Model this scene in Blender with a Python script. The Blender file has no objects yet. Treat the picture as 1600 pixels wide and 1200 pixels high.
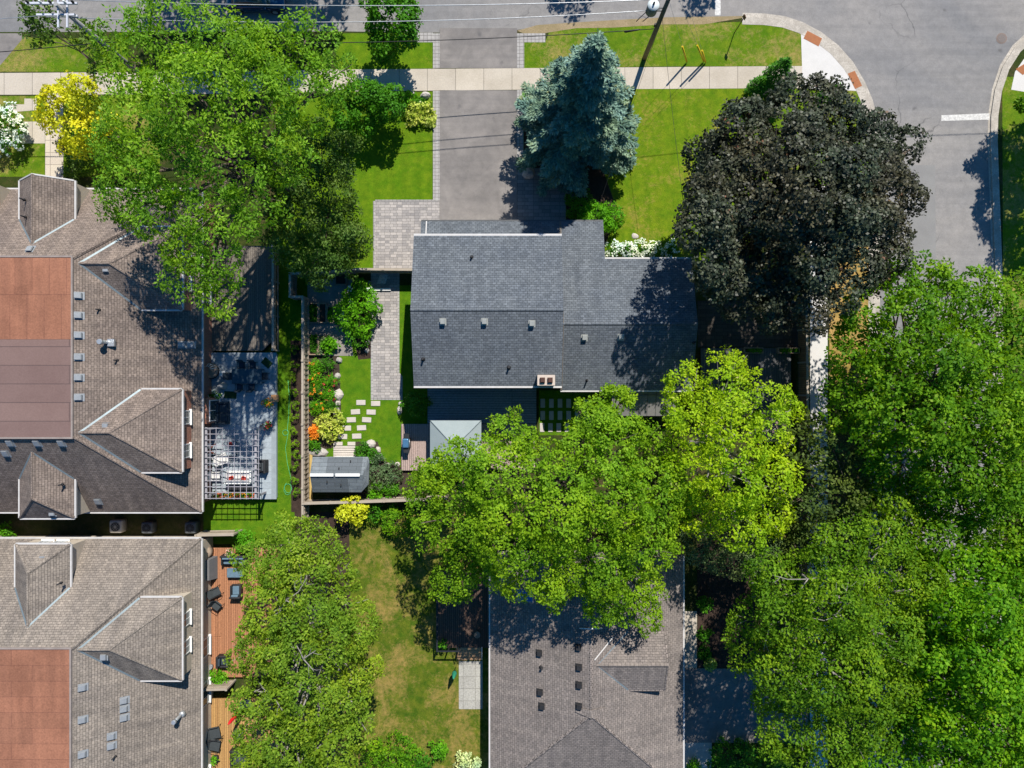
import bpy, math, random
import numpy as np
from mathutils import Vector, Matrix
random.seed(11)
S = bpy.context.scene
COL = S.collection
# ------------------------------------------------------------------ camera, sky, sun, exposure
H = 160.0 / 3.0                      # height of the drone above the ground, metres
cd = bpy.data.cameras.new('camera'); cam = bpy.data.objects.new('camera', cd); COL.objects.link(cam)
cam.location = (0, 0, H); cam.rotation_euler = (0, 0, 0)
cd.sensor_width = 36; cd.lens = 24; cd.clip_end = 2000
S.camera = cam
SUN = Vector((0.27, 0.80, 1.0)).normalized()       # direction towards the sun
elev = math.asin(SUN.z); azim = math.atan2(SUN.x, SUN.y)
w = bpy.data.worlds.new('World'); S.world = w; w.use_nodes = True
nt = w.node_tree
sky = nt.nodes.new('ShaderNodeTexSky'); sky.sky_type = 'NISHITA'; sky.sun_disc = False
sky.sun_elevation = elev; sky.sun_rotation = azim; sky.air_density = 1.0; sky.dust_density = 0.4; sky.ozone_density = 1.6
bg = nt.nodes['Background']; bg.inputs['Strength'].default_value = 0.084
hs = nt.nodes.new('ShaderNodeHueSaturation'); hs.inputs['Saturation'].default_value = 1.55
nt.links.new(sky.outputs[0], hs.inputs['Color']); nt.links.new(hs.outputs[0], bg.inputs['Color'])
sl = bpy.data.lights.new('sun', 'SUN'); sl.energy = 4.9; sl.angle = math.radians(0.5); sl.color = (1.0, 0.95, 0.87)
so = bpy.data.objects.new('sun', sl); COL.objects.link(so)
so.rotation_euler = SUN.to_track_quat('Z', 'Y').to_euler(); so.location = (0, 0, 60)
S.view_settings.view_transform = 'Standard'; S.view_settings.look = 'None'
S.view_settings.exposure = 0.50; S.view_settings.gamma = 1
S.render.engine = 'CYCLES'
S.cycles.max_bounces = 6; S.cycles.transparent_max_bounces = 6
# ------------------------------------------------------------------ helpers
def P(px, py, z=0.1):
    """point of the site seen at (px,py) in the survey photo when it stands z metres above ground"""
    k = (1 - z / H) / 20.0
    return Vector(((px - 800) * k, (600 - py) * k, z))
def tag(o, label=None, cat=None, group=None, kind=None):
    if label: o['label'] = label
    if cat: o['category'] = cat
    if group: o['group'] = group
    if kind: o['kind'] = kind
    return o
def root(name, loc, label, cat, group=None):
    o = bpy.data.objects.new(name, None); COL.objects.link(o); o.location = loc
    o.empty_display_size = 0.2
    return tag(o, label, cat, group)
def wloc(o):
    v = Vector((0, 0, 0))
    while o is not None:
        v = v + o.location; o = o.parent
    return v
class MB:
    def __init__(s): s.v = []; s.f = []; s.sm = []
    def poly(s, pts, up=False, smooth=False):
        pts = [Vector(p) for p in pts]
        if up:
            n = Vector((0, 0, 0))
            for i in range(len(pts)):
                a, b = pts[i], pts[(i + 1) % len(pts)]
                n += a.cross(b)
            if n.z < 0: pts.reverse()
        i0 = len(s.v); s.v += pts; s.f.append(tuple(range(i0, i0 + len(pts)))); s.sm.append(smooth)
        return s
    def prism(s, pts, z0, z1):
        """pts: 2-D outline"""
        pts = [Vector((p[0], p[1])) for p in pts]
        a = sum(pts[i].x * pts[(i + 1) % len(pts)].y - pts[(i + 1) % len(pts)].x * pts[i].y for i in range(len(pts)))
        if a < 0: pts.reverse()
        n = len(pts); i0 = len(s.v)
        s.v += [Vector((p.x, p.y, z1)) for p in pts] + [Vector((p.x, p.y, z0)) for p in pts]
        s.f.append(tuple(range(i0, i0 + n))); s.sm.append(False)
        s.f.append(tuple(range(i0 + 2 * n - 1, i0 + n - 1, -1))); s.sm.append(False)
        for i in range(n):
            j = (i + 1) % n
            s.f.append((i0 + i, i0 + n + i, i0 + n + j, i0 + j)); s.sm.append(False)
        return s
    def hexa(s, b, t):
        """b, t: 4 bottom and 4 top corners (ccw)"""
        i0 = len(s.v); s.v += [Vector(p) for p in b] + [Vector(p) for p in t]
        for f in ((3, 2, 1, 0), (4, 5, 6, 7), (0, 1, 5, 4), (1, 2, 6, 5), (2, 3, 7, 6), (3, 0, 4, 7)):
            s.f.append(tuple(i0 + k for k in f)); s.sm.append(False)
        return s
    def box(s, c, d, rz=0, taper=1.0, rx=0):
        x, y, z = d[0] / 2, d[1] / 2, d[2] / 2
        R = Matrix.Rotation(rz, 3, 'Z') @ Matrix.Rotation(rx, 3, 'X'); c = Vector(c)
        b = [c + R @ Vector(p) for p in ((-x, -y, -z), (x, -y, -z), (x, y, -z), (-x, y, -z))]
        t = [c + R @ Vector(p) for p in ((-x * taper, -y * taper, z), (x * taper, -y * taper, z), (x * taper, y * taper, z), (-x * taper, y * taper, z))]
        return s.hexa(b, t)
    def rect(s, x0, y0, x1, y1, z0, z1):
        """box whose top covers the photo rectangle"""
        a = P(x0, y1, z1); b = P(x1, y0, z1)
        return s.box(((a.x + b.x) / 2, (a.y + b.y) / 2, (z0 + z1) / 2), (b.x - a.x, b.y - a.y, z1 - z0))
    def rbox(s, c, d, rz=0, r=0.05, seg=3):
        """box with rounded vertical corners and a softened top edge"""
        c = Vector(c); R = Matrix.Rotation(rz, 3, 'Z'); r = min(r, d[0] / 2.01, d[1] / 2.01, d[2] / 1.01)
        def ring(inset, z):
            out = []
            for qx, qy, a0 in ((1, 1, 0), (-1, 1, 90), (-1, -1, 180), (1, -1, 270)):
                for k in range(seg + 1):
                    a = math.radians(a0 + 90 * k / seg); rr = max(r - inset, 0.002)
                    out.append(c + R @ Vector((qx * (d[0] / 2 - r) + math.cos(a) * rr, qy * (d[1] / 2 - r) + math.sin(a) * rr, z)))
            return out
        rings = [ring(0, -d[2] / 2)]
        for k in range(seg + 1):
            a = math.radians(90 * k / seg)
            rings.append(ring(r * (1 - math.cos(a)), d[2] / 2 - r + r * math.sin(a)))
        n = len(rings[0]); i0 = len(s.v)
        for q in rings: s.v += q
        for j in range(len(rings) - 1):
            for i in range(n):
                k = (i + 1) % n
                s.f.append((i0 + j * n + i, i0 + j * n + k, i0 + (j + 1) * n + k, i0 + (j + 1) * n + i)); s.sm.append(True)
        s.f.append(tuple(i0 + (len(rings) - 1) * n + i for i in range(n))); s.sm.append(False)
        s.f.append(tuple(i0 + i for i in range(n - 1, -1, -1))); s.sm.append(False)
        return s
    def tube(s, pts, rs, n=8, cap=True):
        pts = [Vector(p) for p in pts]
        if not hasattr(rs, '__len__'): rs = [rs] * len(pts)
        i0 = len(s.v); ref = None
        for i, p in enumerate(pts):
            d = (pts[min(i + 1, len(pts) - 1)] - pts[max(i - 1, 0)])
            d = d.normalized() if d.length > 1e-9 else Vector((0, 0, 1))
            if ref is None: ref = Vector((1, 0, 0)) if abs(d.x) < 0.8 else Vector((0, 1, 0))
            u = (ref - d * ref.dot(d)).normalized(); v = d.cross(u); ref = u
            for k in range(n):
                a = 2 * math.pi * k / n
                s.v.append(p + (u * math.cos(a) + v * math.sin(a)) * rs[i])
        for i in range(len(pts) - 1):
            for k in range(n):
                q = (k + 1) % n
                s.f.append((i0 + i * n + k, i0 + i * n + q, i0 + (i + 1) * n + q, i0 + (i + 1) * n + k)); s.sm.append(n > 4)
        if cap:
            s.f.append(tuple(i0 + k for k in range(n - 1, -1, -1))); s.sm.append(False)
            s.f.append(tuple(i0 + (len(pts) - 1) * n + k for k in range(n))); s.sm.append(False)
        return s
    def lathe(s, c, prof, n=16):
        c = Vector(c)
        return s.tube_rings([[c + Vector((r * math.cos(2 * math.pi * k / n), r * math.sin(2 * math.pi * k / n), z)) for k in range(n)] for r, z in prof])
    def tube_rings(s, rings):
        n = len(rings[0]); i0 = len(s.v)
        for q in rings: s.v += q
        for j in range(len(rings) - 1):
            for i in range(n):
                k = (i + 1) % n
                s.f.append((i0 + j * n + i, i0 + j * n + k, i0 + (j + 1) * n + k, i0 + (j + 1) * n + i)); s.sm.append(True)
        s.f.append(tuple(i0 + k for k in range(n - 1, -1, -1))); s.sm.append(False)
        s.f.append(tuple(i0 + (len(rings) - 1) * n + k for k in range(n))); s.sm.append(False)
        return s
    def rock(s, c, d, seed, n=9, m=6):
        R = random.Random(seed); c = Vector(c); rings = []
        off = [R.uniform(.82, 1.12) for _ in range(n)]
        for j in range(m):
            t = j / (m - 1); a = (t * .5) * math.pi; rr = math.cos(a * .97)
            rings.append([c + Vector((d[0] / 2 * rr * off[k] * R.uniform(.93, 1.07) * math.cos(2 * math.pi * k / n),
                                      d[1] / 2 * rr * off[k] * R.uniform(.93, 1.07) * math.sin(2 * math.pi * k / n),
                                      d[2] * math.sin(a) * R.uniform(.92, 1.05))) for k in range(n)])
        i = len(s.sm); s.tube_rings(rings)
        for k in range(i, len(s.sm)): s.sm[k] = False
        return s
    def roof(s, faces, th=0.16):
        """list of polygons (each a list of points) sharing corners -> closed slab"""
        key = {}; pts = []
        def vid(p):
            k = (round(p[0], 3), round(p[1], 3), round(p[2], 3))
            if k not in key: key[k] = len(pts); pts.append(Vector(p))
            return key[k]
        fs = []
        for f in faces:
            q = [vid(p) for p in f]; q = [a for i, a in enumerate(q) if a != q[i - 1]]
            nz = sum(pts[q[i]].x * pts[q[(i + 1) % len(q)]].y - pts[q[(i + 1) % len(q)]].x * pts[q[i]].y for i in range(len(q)))
            if nz < 0: q.reverse()
            fs.append(q)
        i0 = len(s.v); n = len(pts)
        s.v += pts + [p - Vector((0, 0, th)) for p in pts]
        edges = {}
        for q in fs:
            s.f.append(tuple(i0 + k for k in q)); s.sm.append(False)
            s.f.append(tuple(i0 + n + k for k in reversed(q))); s.sm.append(False)
            for i in range(len(q)): edges[(q[i], q[(i + 1) % len(q)])] = 1
        for (a, b) in edges:
            if (b, a) not in edges:
                s.f.append((i0 + b, i0 + a, i0 + n + a, i0 + n + b)); s.sm.append(False)
        return s
    def build(s, name, mat, parent=None, label=None, cat=None, group=None, kind=None, loc=None):
        base = wloc(parent) if parent is not None else Vector(loc) if loc is not None else Vector((0, 0, 0))
        me = bpy.data.meshes.new(name)
        me.from_pydata([tuple(p - base) for p in s.v], [], s.f)
        me.polygons.foreach_set('use_smooth', s.sm)
        uv = me.uv_layers.new(name='UVMap')
        Z = Vector((0, 0, 1)); data = []
        for poly in me.polygons:
            nrm = poly.normal
            if abs(nrm.z) > 0.9995: ud = Vector((1, 0, 0)); vd = Vector((0, 1, 0))
            else:
                ud = Z.cross(nrm).normalized(); vd = nrm.cross(ud)
            for vi in poly.vertices:
                q = s.v[vi]; data += [q.dot(ud), q.dot(vd)]
        uv.data.foreach_set('uv', data)
        me.materials.append(mat)
        o = bpy.data.objects.new(name, me); COL.objects.link(o)
        if parent is not None: o.parent = parent
        elif loc is not None: o.location = loc
        return tag(o, label, cat, group, kind)
def copy_tree(o, parent=None):
    c = o.copy(); COL.objects.link(c); c.parent = parent
    for ch in list(o.children): copy_tree(ch, c)
    return c
# ------------------------------------------------------------------ materials
def _nodes(name):
    m = bpy.data.materials.new(name); m.use_nodes = True
    nt = m.node_tree; b = nt.nodes['Principled BSDF']
    return m, nt, b
def _mix(nt, fac, a, b, mode='MIX'):
    n = nt.nodes.new('ShaderNodeMix'); n.data_type = 'RGBA'; n.blend_type = mode; n.clamp_factor = True
    for sock, v in ((n.inputs[0], fac), (n.inputs[6], a), (n.inputs[7], b)):
        if isinstance(v, (int, float)): sock.default_value = v
        elif isinstance(v, (tuple, list)): sock.default_value = (*v[:3], 1)
        else: nt.links.new(v, sock)
    return n.outputs[2]
def _noise(nt, scale, detail=5, rough=.6, vec=None, dist=0):
    n = nt.nodes.new('ShaderNodeTexNoise'); n.inputs['Scale'].default_value = scale
    n.inputs['Detail'].default_value = detail; n.inputs['Roughness'].default_value = rough; n.inputs['Distortion'].default_value = dist
    if vec is None:
        g = nt.nodes.get('geo') or nt.nodes.new('ShaderNodeNewGeometry'); g.name = 'geo'; vec = g.outputs['Position']
    nt.links.new(vec, n.inputs['Vector']); return n.outputs['Fac']
def _ramp(nt, fac, a, b):
    n = nt.nodes.new('ShaderNodeMapRange'); n.inputs[1].default_value = a; n.inputs[2].default_value = b
    nt.links.new(fac, n.inputs[0]); return n.outputs[0]
def _bump(nt, b, hgt, dist, strength=1.0):
    n = nt.nodes.new('ShaderNodeBump'); n.inputs['Distance'].default_value = dist; n.inputs['Strength'].default_value = strength
    nt.links.new(hgt, n.inputs['Height']); nt.links.new(n.outputs[0], b.inputs['Normal'])
def mat(name, c1, c2=None, scale=3.0, rough=.75, bump=0.0, metal=0.0, fine=40.0, spec=.3, coat=0):
    m, nt, b = _nodes(name)
    c2 = c2 or tuple(x * .72 for x in c1)
    f1 = _ramp(nt, _noise(nt, scale), .35, .65)
    f2 = _noise(nt, fine, 4)
    col = _mix(nt, f1, c1, c2); col = _mix(nt, _ramp(nt, f2, .3, .75), col, tuple(x * .8 for x in c2)) if fine else col
    nt.links.new(col, b.inputs['Base Color'])
    b.inputs['Roughness'].default_value = rough; b.inputs['Metallic'].default_value = metal
    b.inputs['Specular IOR Level'].default_value = spec; b.inputs['Coat Weight'].default_value = coat
    if bump: _bump(nt, b, f2, bump)
    return m
def brick(name, c1, c2, cm, bw, rh, mortar=.012, vary=.5, rough=.85, bump=.006, big=None, bigs=.25, off=.5, smooth=.1, spot=None, spec=.2, sq=1.0, streak=0):
    m, nt, b = _nodes(name)
    uv = nt.nodes.new('ShaderNodeUVMap')
    n = nt.nodes.new('ShaderNodeTexBrick'); nt.links.new(uv.outputs[0], n.inputs['Vector'])
    n.offset = off; n.squash = sq; n.squash_frequency = 2
    n.inputs['Scale'].default_value = 1; n.inputs['Brick Width'].default_value = bw; n.inputs['Row Height'].default_value = rh
    n.inputs['Mortar Size'].default_value = mortar; n.inputs['Mortar Smooth'].default_value = smooth
    n.inputs['Color1'].default_value = (*c1, 1); n.inputs['Color2'].default_value = (*c2, 1); n.inputs['Mortar'].default_value = (*cm, 1)
    col = n.outputs['Color']
    f = _noise(nt, 9, 6, .7)
    col = _mix(nt, vary * .6, col, _mix(nt, _ramp(nt, f, .35, .65), (.25, .25, .25), (1.5, 1.5, 1.5)), 'MULTIPLY')
    if spot:
        f3 = _noise(nt, 5.0, 2, .5); col = _mix(nt, _ramp(nt, f3, .62, .70), col, spot)
    if streak:
        mp = nt.nodes.new('ShaderNodeMapping'); mp.inputs['Scale'].default_value = (1.6, .16, 1); nt.links.new(uv.outputs[0], mp.inputs[0])
        st = _noise(nt, 1.0, 5, .65, vec=mp.outputs[0]); col = _mix(nt, streak, col, _mix(nt, _ramp(nt, st, .36, .66), (.66, .66, .68), (1.22, 1.2, 1.16)), 'MULTIPLY')
    if big:
        col = _mix(nt, _ramp(nt, _noise(nt, bigs, 5, .65), .42, .68), col, _mix(nt, 1.0, col, big, 'MULTIPLY'))
    nt.links.new(col, b.inputs['Base Color'])
    b.inputs['Roughness'].default_value = rough; b.inputs['Specular IOR Level'].default_value = spec
    if bump:
        a = nt.nodes.new('ShaderNodeMath'); a.operation = 'MULTIPLY_ADD'
        nt.links.new(n.outputs['Fac'], a.inputs[0]); a.inputs[1].default_value = -1.0
        nt.links.new(f, a.inputs[2]); _bump(nt, b, a.outputs[0], bump)
    return m
def lawn_mat(name, g1, g2, dry, amount, stripes=0.0, scale=.35):
    m, nt, b = _nodes(name)
    f1 = _noise(nt, 1.3, 8, .7); f2 = _noise(nt, scale, 6, .7, dist=.4); f3 = _noise(nt, 26, 4, .75); f4 = _noise(nt, 5.5, 5, .7)
    col = _mix(nt, _ramp(nt, f1, .38, .64), g1, g2)
    a = nt.nodes.new('ShaderNodeMath'); a.operation = 'MULTIPLY_ADD'
    nt.links.new(f4, a.inputs[0]); a.inputs[1].default_value = .55; nt.links.new(f2, a.inputs[2])
    col = _mix(nt, _ramp(nt, a.outputs[0], .95 - .35 * amount, 1.12 - .3 * amount), col, dry)
    f5 = _noise(nt, 2.3, 4, .6); col = _mix(nt, .6, col, _mix(nt, _ramp(nt, f5, .35, .66), (.68, .78, .7), (1.22, 1.15, 1.1)), 'MULTIPLY')
    f6 = _noise(nt, 8.0, 3, .7); col = _mix(nt, _ramp(nt, f6, .76 - .1 * amount, .82 - .1 * amount), col, dry)
    if stripes:
        g = nt.nodes.get('geo'); wv = nt.nodes.new('ShaderNodeTexWave'); wv.inputs['Scale'].default_value = .30
        wv.inputs['Distortion'].default_value = .6; nt.links.new(g.outputs['Position'], wv.inputs['Vector'])
        col = _mix(nt, stripes, col, _mix(nt, wv.outputs['Fac'], (.55, .6, .5), (1.3, 1.25, 1.1)), 'MULTIPLY')
    col = _mix(nt, .75, col, _mix(nt, _ramp(nt, f3, .3, .7), (.45, .5, .45), (1.45, 1.4, 1.3)), 'MULTIPLY')
    nt.links.new(col, b.inputs['Base Color']); b.inputs['Roughness'].default_value = .95; b.inputs['Specular IOR Level'].default_value = .1
    _bump(nt, b, f3, .06); return m
def leaf_mat(name, dark, mid, light, accent=None, transl=.35, gloss=.12, rough=.55, patch=(1.16, 1.12, .8), pscale=.30):
    m, nt, b = _nodes(name)
    at = nt.nodes.new('ShaderNodeAttribute'); at.attribute_name = 'tint'; at.attribute_type = 'GEOMETRY'
    cr = nt.nodes.new('ShaderNodeValToRGB'); nt.links.new(at.outputs['Fac'], cr.inputs[0])
    e = cr.color_ramp.elements; e[0].position = 0; e[0].color = (*dark, 1); e[1].position = .85 if accent else 1; e[1].color = (*light, 1)
    q = e.new(.45); q.color = (*mid, 1)
    if accent: q = e.new(.97); q.color = (*accent, 1)
    pn = _noise(nt, pscale, 4, .6); col = _mix(nt, _ramp(nt, pn, .40, .62), _mix(nt, 1.0, cr.outputs[0], (.84, .97, .95), 'MULTIPLY'), _mix(nt, 1.0, cr.outputs[0], patch, 'MULTIPLY'))
    nt.links.new(col, b.inputs['Base Color'])
    b.inputs['Roughness'].default_value = rough; b.inputs['Specular IOR Level'].default_value = gloss
    t = nt.nodes.new('ShaderNodeBsdfTranslucent'); hs = nt.nodes.new('ShaderNodeHueSaturation')
    hs.inputs['Hue'].default_value = .485; hs.inputs['Saturation'].default_value = 1.15; hs.inputs['Value'].default_value = 1.4
    nt.links.new(col, hs.inputs['Color']); nt.links.new(hs.outputs[0], t.inputs['Color'])
    mx = nt.nodes.new('ShaderNodeMixShader'); mx.inputs[0].default_value = transl
    nt.links.new(b.outputs[0], mx.inputs[1]); nt.links.new(t.outputs[0], mx.inputs[2])
    nt.links.new(mx.outputs[0], nt.nodes['Material Output'].inputs['Surface'])
    return m
def asphalt(name, c1, c2, s=.12, crack=.5):
    m, nt, b = _nodes(name); g = nt.nodes.new('ShaderNodeNewGeometry'); g.name = 'geo'
    col = _mix(nt, _ramp(nt, _noise(nt, s, 5, .6, dist=.8), .38, .62), c1, c2)
    f2 = _noise(nt, 1.6, 7, .75); col = _mix(nt, .55, col, _mix(nt, _ramp(nt, f2, .3, .7), (.72, .71, .70), (1.25, 1.22, 1.2)), 'MULTIPLY')
    f3 = _noise(nt, 28, 3, .8); col = _mix(nt, .5, col, _mix(nt, _ramp(nt, f3, .3, .7), (.65, .65, .66), (1.35, 1.35, 1.33)), 'MULTIPLY')
    mp = nt.nodes.new('ShaderNodeMapping'); mp.inputs['Scale'].default_value = (.06, 1.3, 1); nt.links.new(g.outputs['Position'], mp.inputs[0])
    st = _noise(nt, 1.0, 4, .6, vec=mp.outputs[0]); col = _mix(nt, .5, col, _mix(nt, _ramp(nt, st, .42, .60), (1.06, 1.05, 1.04), (.84, .84, .85)), 'MULTIPLY')
    ds = nt.nodes.new('ShaderNodeVectorMath'); ds.operation = 'ADD'; nz = nt.nodes.new('ShaderNodeTexNoise'); nz.inputs['Scale'].default_value = .8; nz.inputs['Detail'].default_value = 6
    nt.links.new(g.outputs['Position'], nz.inputs['Vector']); nt.links.new(g.outputs['Position'], ds.inputs[0]); nt.links.new(nz.outputs['Color'], ds.inputs[1])
    vo = nt.nodes.new('ShaderNodeTexVoronoi'); vo.feature = 'DISTANCE_TO_EDGE'; vo.inputs['Scale'].default_value = .17; nt.links.new(ds.outputs[0], vo.inputs['Vector'])
    cm = nt.nodes.new('ShaderNodeMath'); cm.operation = 'MULTIPLY'; nt.links.new(_ramp(nt, vo.outputs['Distance'], .0075, .002), cm.inputs[0]); nt.links.new(_ramp(nt, _noise(nt, .11, 3), .50, .58), cm.inputs[1])
    c2_ = nt.nodes.new('ShaderNodeMath'); c2_.operation = 'MULTIPLY'; nt.links.new(cm.outputs[0], c2_.inputs[0]); c2_.inputs[1].default_value = crack
    col = _mix(nt, c2_.outputs[0], col, (.05, .05, .052))
    sp = _noise(nt, .9, 2, .4); col = _mix(nt, _ramp(nt, sp, .70, .78), col, (.11, .105, .105))
    nt.links.new(col, b.inputs['Base Color']); b.inputs['Roughness'].default_value = .92; b.inputs['Specular IOR Level'].default_value = .2; _bump(nt, b, f3, .004); return m
ASPH = asphalt('asphalt', (.250, .238, .226), (.180, .180, .184), .06)
ASPH2 = asphalt('asphalt_drive', (.215, .200, .190), (.165, .155, .150), .35, .35)
ASPHP = mat('asphalt_patch', (.25, .245, .235), (.21, .205, .20), .8, .9, .004, fine=30)
CONC = brick('sidewalk_concrete', (.48, .425, .35), (.44, .39, .325), (.20, .18, .15), 2.2, 50, .02, .25, big=(.85, .84, .82), bigs=.4, off=0)
CONCN = mat('new_concrete', (.62, .60, .57), (.56, .54, .515), 1.2, .85, .002, fine=40)
KERB = mat('kerb_concrete', (.56, .51, .44), (.34, .305, .26), 1.3, .85, .004, fine=9)
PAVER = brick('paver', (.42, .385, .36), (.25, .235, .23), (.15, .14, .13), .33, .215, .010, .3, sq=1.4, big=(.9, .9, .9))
PAVB = brick('paver_border', (.36, .345, .33), (.30, .285, .275), (.13, .12, .11), .30, .28, .014, .3, off=0)
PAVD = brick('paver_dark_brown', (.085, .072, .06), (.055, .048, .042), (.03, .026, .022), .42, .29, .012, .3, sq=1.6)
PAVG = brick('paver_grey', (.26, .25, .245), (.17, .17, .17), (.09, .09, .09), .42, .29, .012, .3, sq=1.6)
SOIL = mat('soil', (.075, .055, .04), (.04, .03, .022), 1.5, 1, .03, fine=14)
MULCH = mat('mulch', (.07, .045, .032), (.035, .022, .016), 3, 1, .04, fine=22)
DIRT = mat('dry_dirt', (.36, .27, .17), (.24, .19, .10), 1.1, 1, .02, fine=10)
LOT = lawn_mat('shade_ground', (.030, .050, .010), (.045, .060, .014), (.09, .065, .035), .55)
LAWN = lawn_mat('front_lawn', (.082, .180, .005), (.130, .215, .008), (.22, .22, .03), .20, .12)
LAWNV = lawn_mat('verge_lawn', (.080, .170, .006), (.135, .205, .010), (.30, .24, .08), .50, scale=.22)
LAWND = lawn_mat('dry_lawn', (.052, .105, .007), (.125, .150, .015), (.28, .205, .065), .66, scale=.34)
LAWNF = lawn_mat('front_lawn_dry', (.100, .190, .006), (.155, .220, .010), (.28, .24, .05), .42, .10)
LAWNB = lawn_mat('back_lawn', (.068, .170, .006), (.110, .200, .008), (.20, .21, .03), .10)
LAWNY = lawn_mat('parched_lawn', (.20, .18, .03), (.30, .21, .05), (.42, .27, .10), 1.0)
PAINT = mat('road_paint', (.74, .72, .68), (.46, .45, .43), 5, .8, fine=9)
SHC = brick('shingle_charcoal', (.150, .168, .188), (.100, .114, .130), (.052, .058, .066), .30, .17, .012, .6, .95, .010, streak=.35, big=(.86, .88, .92), bigs=.5, smooth=.4)
SHT = brick('shingle_taupe', (.265, .213, .180), (.180, .145, .123), (.095, .077, .066), .30, .17, .012, .65, .95, .011, streak=.6, big=(.80, .80, .82), bigs=.35, smooth=.4)
SHG = brick('shingle_greytaupe', (.285, .245, .208), (.205, .178, .153), (.115, .10, .086), .30, .17, .012, .65, .95, .011, streak=.65, big=(.82, .82, .82), bigs=.3, smooth=.4)
SHB = brick('shingle_bungalow', (.255, .220, .200), (.185, .163, .150), (.10, .088, .082), .30, .17, .012, .6, .95, .010, streak=.5, big=(.85, .85, .85), bigs=.4, smooth=.4)
RED = brick('membrane_red', (.315, .140, .085), (.265, .120, .074), (.20, .085, .058), 4.6, 1.05, .014, .45, .8, .004, big=(.74, .72, .72), bigs=.35, off=.3, streak=.4)
REDC = brick('membrane_red_strips', (.315, .140, .085), (.265, .120, .074), (.20, .085, .058), 1.15, 6.0, .014, .45, .8, .004, big=(.74, .72, .72), bigs=.35, off=.3, streak=.4)
REDV = brick('membrane_mauve', (.190, .125, .110), (.165, .108, .097), (.11, .075, .07), 9.0, 1.25, .03, .2, .8, .004, big=(.9, .88, .88), bigs=.4, off=.3)
TRIM = mat('white_trim', (.60, .585, .57), (.50, .485, .47), 3, .5)
TRIMG = mat('grey_flashing', (.23, .29, .31), (.17, .21, .23), 3, .5, metal=.3)
BRICK = brick('brick_red', (.38, .135, .075), (.28, .10, .06), (.35, .30, .26), .24, .085, .01, .3)
STUC = mat('stucco_beige', (.55, .48, .38), (.46, .40, .32), 1.5, .9, .004)
STUCG = mat('siding_grey', (.30, .31, .31), (.24, .25, .25), 1.5, .9, .002)
GLASS = mat('window_glass', (.03, .05, .06), (.05, .08, .08), 1, .08, spec=.8, fine=0)
VENT = mat('vent_grey', (.34, .36, .38), (.26, .28, .30), 6, .5, metal=.2)
BLK = mat('vent_black', (.018, .018, .02), (.03, .03, .032), 6, .6)
GALV = mat('galvanised', (.62, .65, .66), (.5, .52, .54), 8, .35, metal=.6)
WHITE = mat('white_paint', (.82, .82, .80), (.72, .72, .7), 5, .5)
DECKO = brick('deck_cedar', (.40, .185, .095), (.33, .150, .078), (.10, .04, .02), .14, 40, .012, .5, .75, .006, off=0)
DECKY = brick('deck_pine', (.46, .27, .10), (.36, .20, .075), (.09, .05, .02), .14, 40, .012, .5, .75, .006, off=0)
def boards(name, c1, c2, cm, w, vertical=True, **k):
    return brick(name, c1, c2, cm, w if vertical else 40, 40 if vertical else w, .016, .5, .8, .006, off=0, **k)
DECKM = boards('deck_taupe', (.40, .30, .265), (.34, .26, .23), (.12, .09, .08), .15)
DECKH = boards('deck_slate_h', (.23, .25, .27), (.19, .21, .23), (.07, .08, .09), .19, False)
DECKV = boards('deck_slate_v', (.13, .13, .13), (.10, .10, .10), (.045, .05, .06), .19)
DECKBR = boards('deck_brown', (.145, .09, .065), (.10, .065, .05), (.025, .018, .015), .15)
DECKG = brick('deck_weathered', (.19, .165, .14), (.14, .12, .10), (.07, .06, .05), .15, 60, .010, .6, .85, .006, off=0)
DECKC = brick('deck_composite_grey', (.33, .38, .41), (.29, .33, .36), (.17, .19, .2), 40, .45, .010, .3, .7, .002, off=0)
FENCE = brick('fence_wood', (.34, .285, .215), (.26, .215, .165), (.09, .07, .055), .16, 30, .012, .6, .85, .006, off=0)
FENCEB = brick('fence_brown', (.27, .17, .09), (.20, .12, .065), (.06, .04, .025), .16, 30, .012, .6, .85, .006, off=0)
CAP = mat('fence_rail', (.42, .36, .29), (.34, .29, .23), 2.5, .8, .003)
STONE = mat('garden_stone', (.46, .43, .40), (.33, .31, .29), 2.2, .9, .02, fine=9)
STEP = mat('stepping_stone', (.55, .50, .45), (.46, .42, .38), 2.5, .9, .004)
METR = brick('metal_seam_roof', (.175, .165, .16), (.16, .155, .15), (.05, .05, .05), .62, 60, .02, .15, .45, .01, off=0, spec=.5)
# ------------------------------------------------------------------ ground, roads, paths
def sheet(name, px, m, z, label, kind='structure', depth=None):
    b = MB(); pts = [P(x, y, z) for x, y in px]
    if depth: b.prism([(p.x, p.y) for p in pts], z - depth, z)
    else: b.poly(pts, up=True)
    return b.build(name, m, None, label, None, None, kind)
def arc(cx, cy, r, a0, a1, n=12, ry=None):
    return [(cx + r * math.cos(math.radians(a0 + (a1 - a0) * i / n)), cy - (ry or r) * math.sin(math.radians(a0 + (a1 - a0) * i / n))) for i in range(n + 1)]
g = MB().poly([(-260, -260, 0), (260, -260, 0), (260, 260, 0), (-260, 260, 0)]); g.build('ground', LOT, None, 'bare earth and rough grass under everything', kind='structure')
rd = MB()
rd.poly([P(-2400, 120, .02), P(-2400, -170, .02), P(4000, -170, .02), P(4000, 120, .02), P(1700, 120, .02), P(1300, 120, .02)], up=True)
rd.poly([P(1300, 120, .02), P(1700, 120, .02), P(1700, 3200, .02), P(1300, 3200, .02)], up=True)
rd.build('road', ASPH, None, 'grey asphalt street with a side street turning off it', kind='structure')
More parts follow.
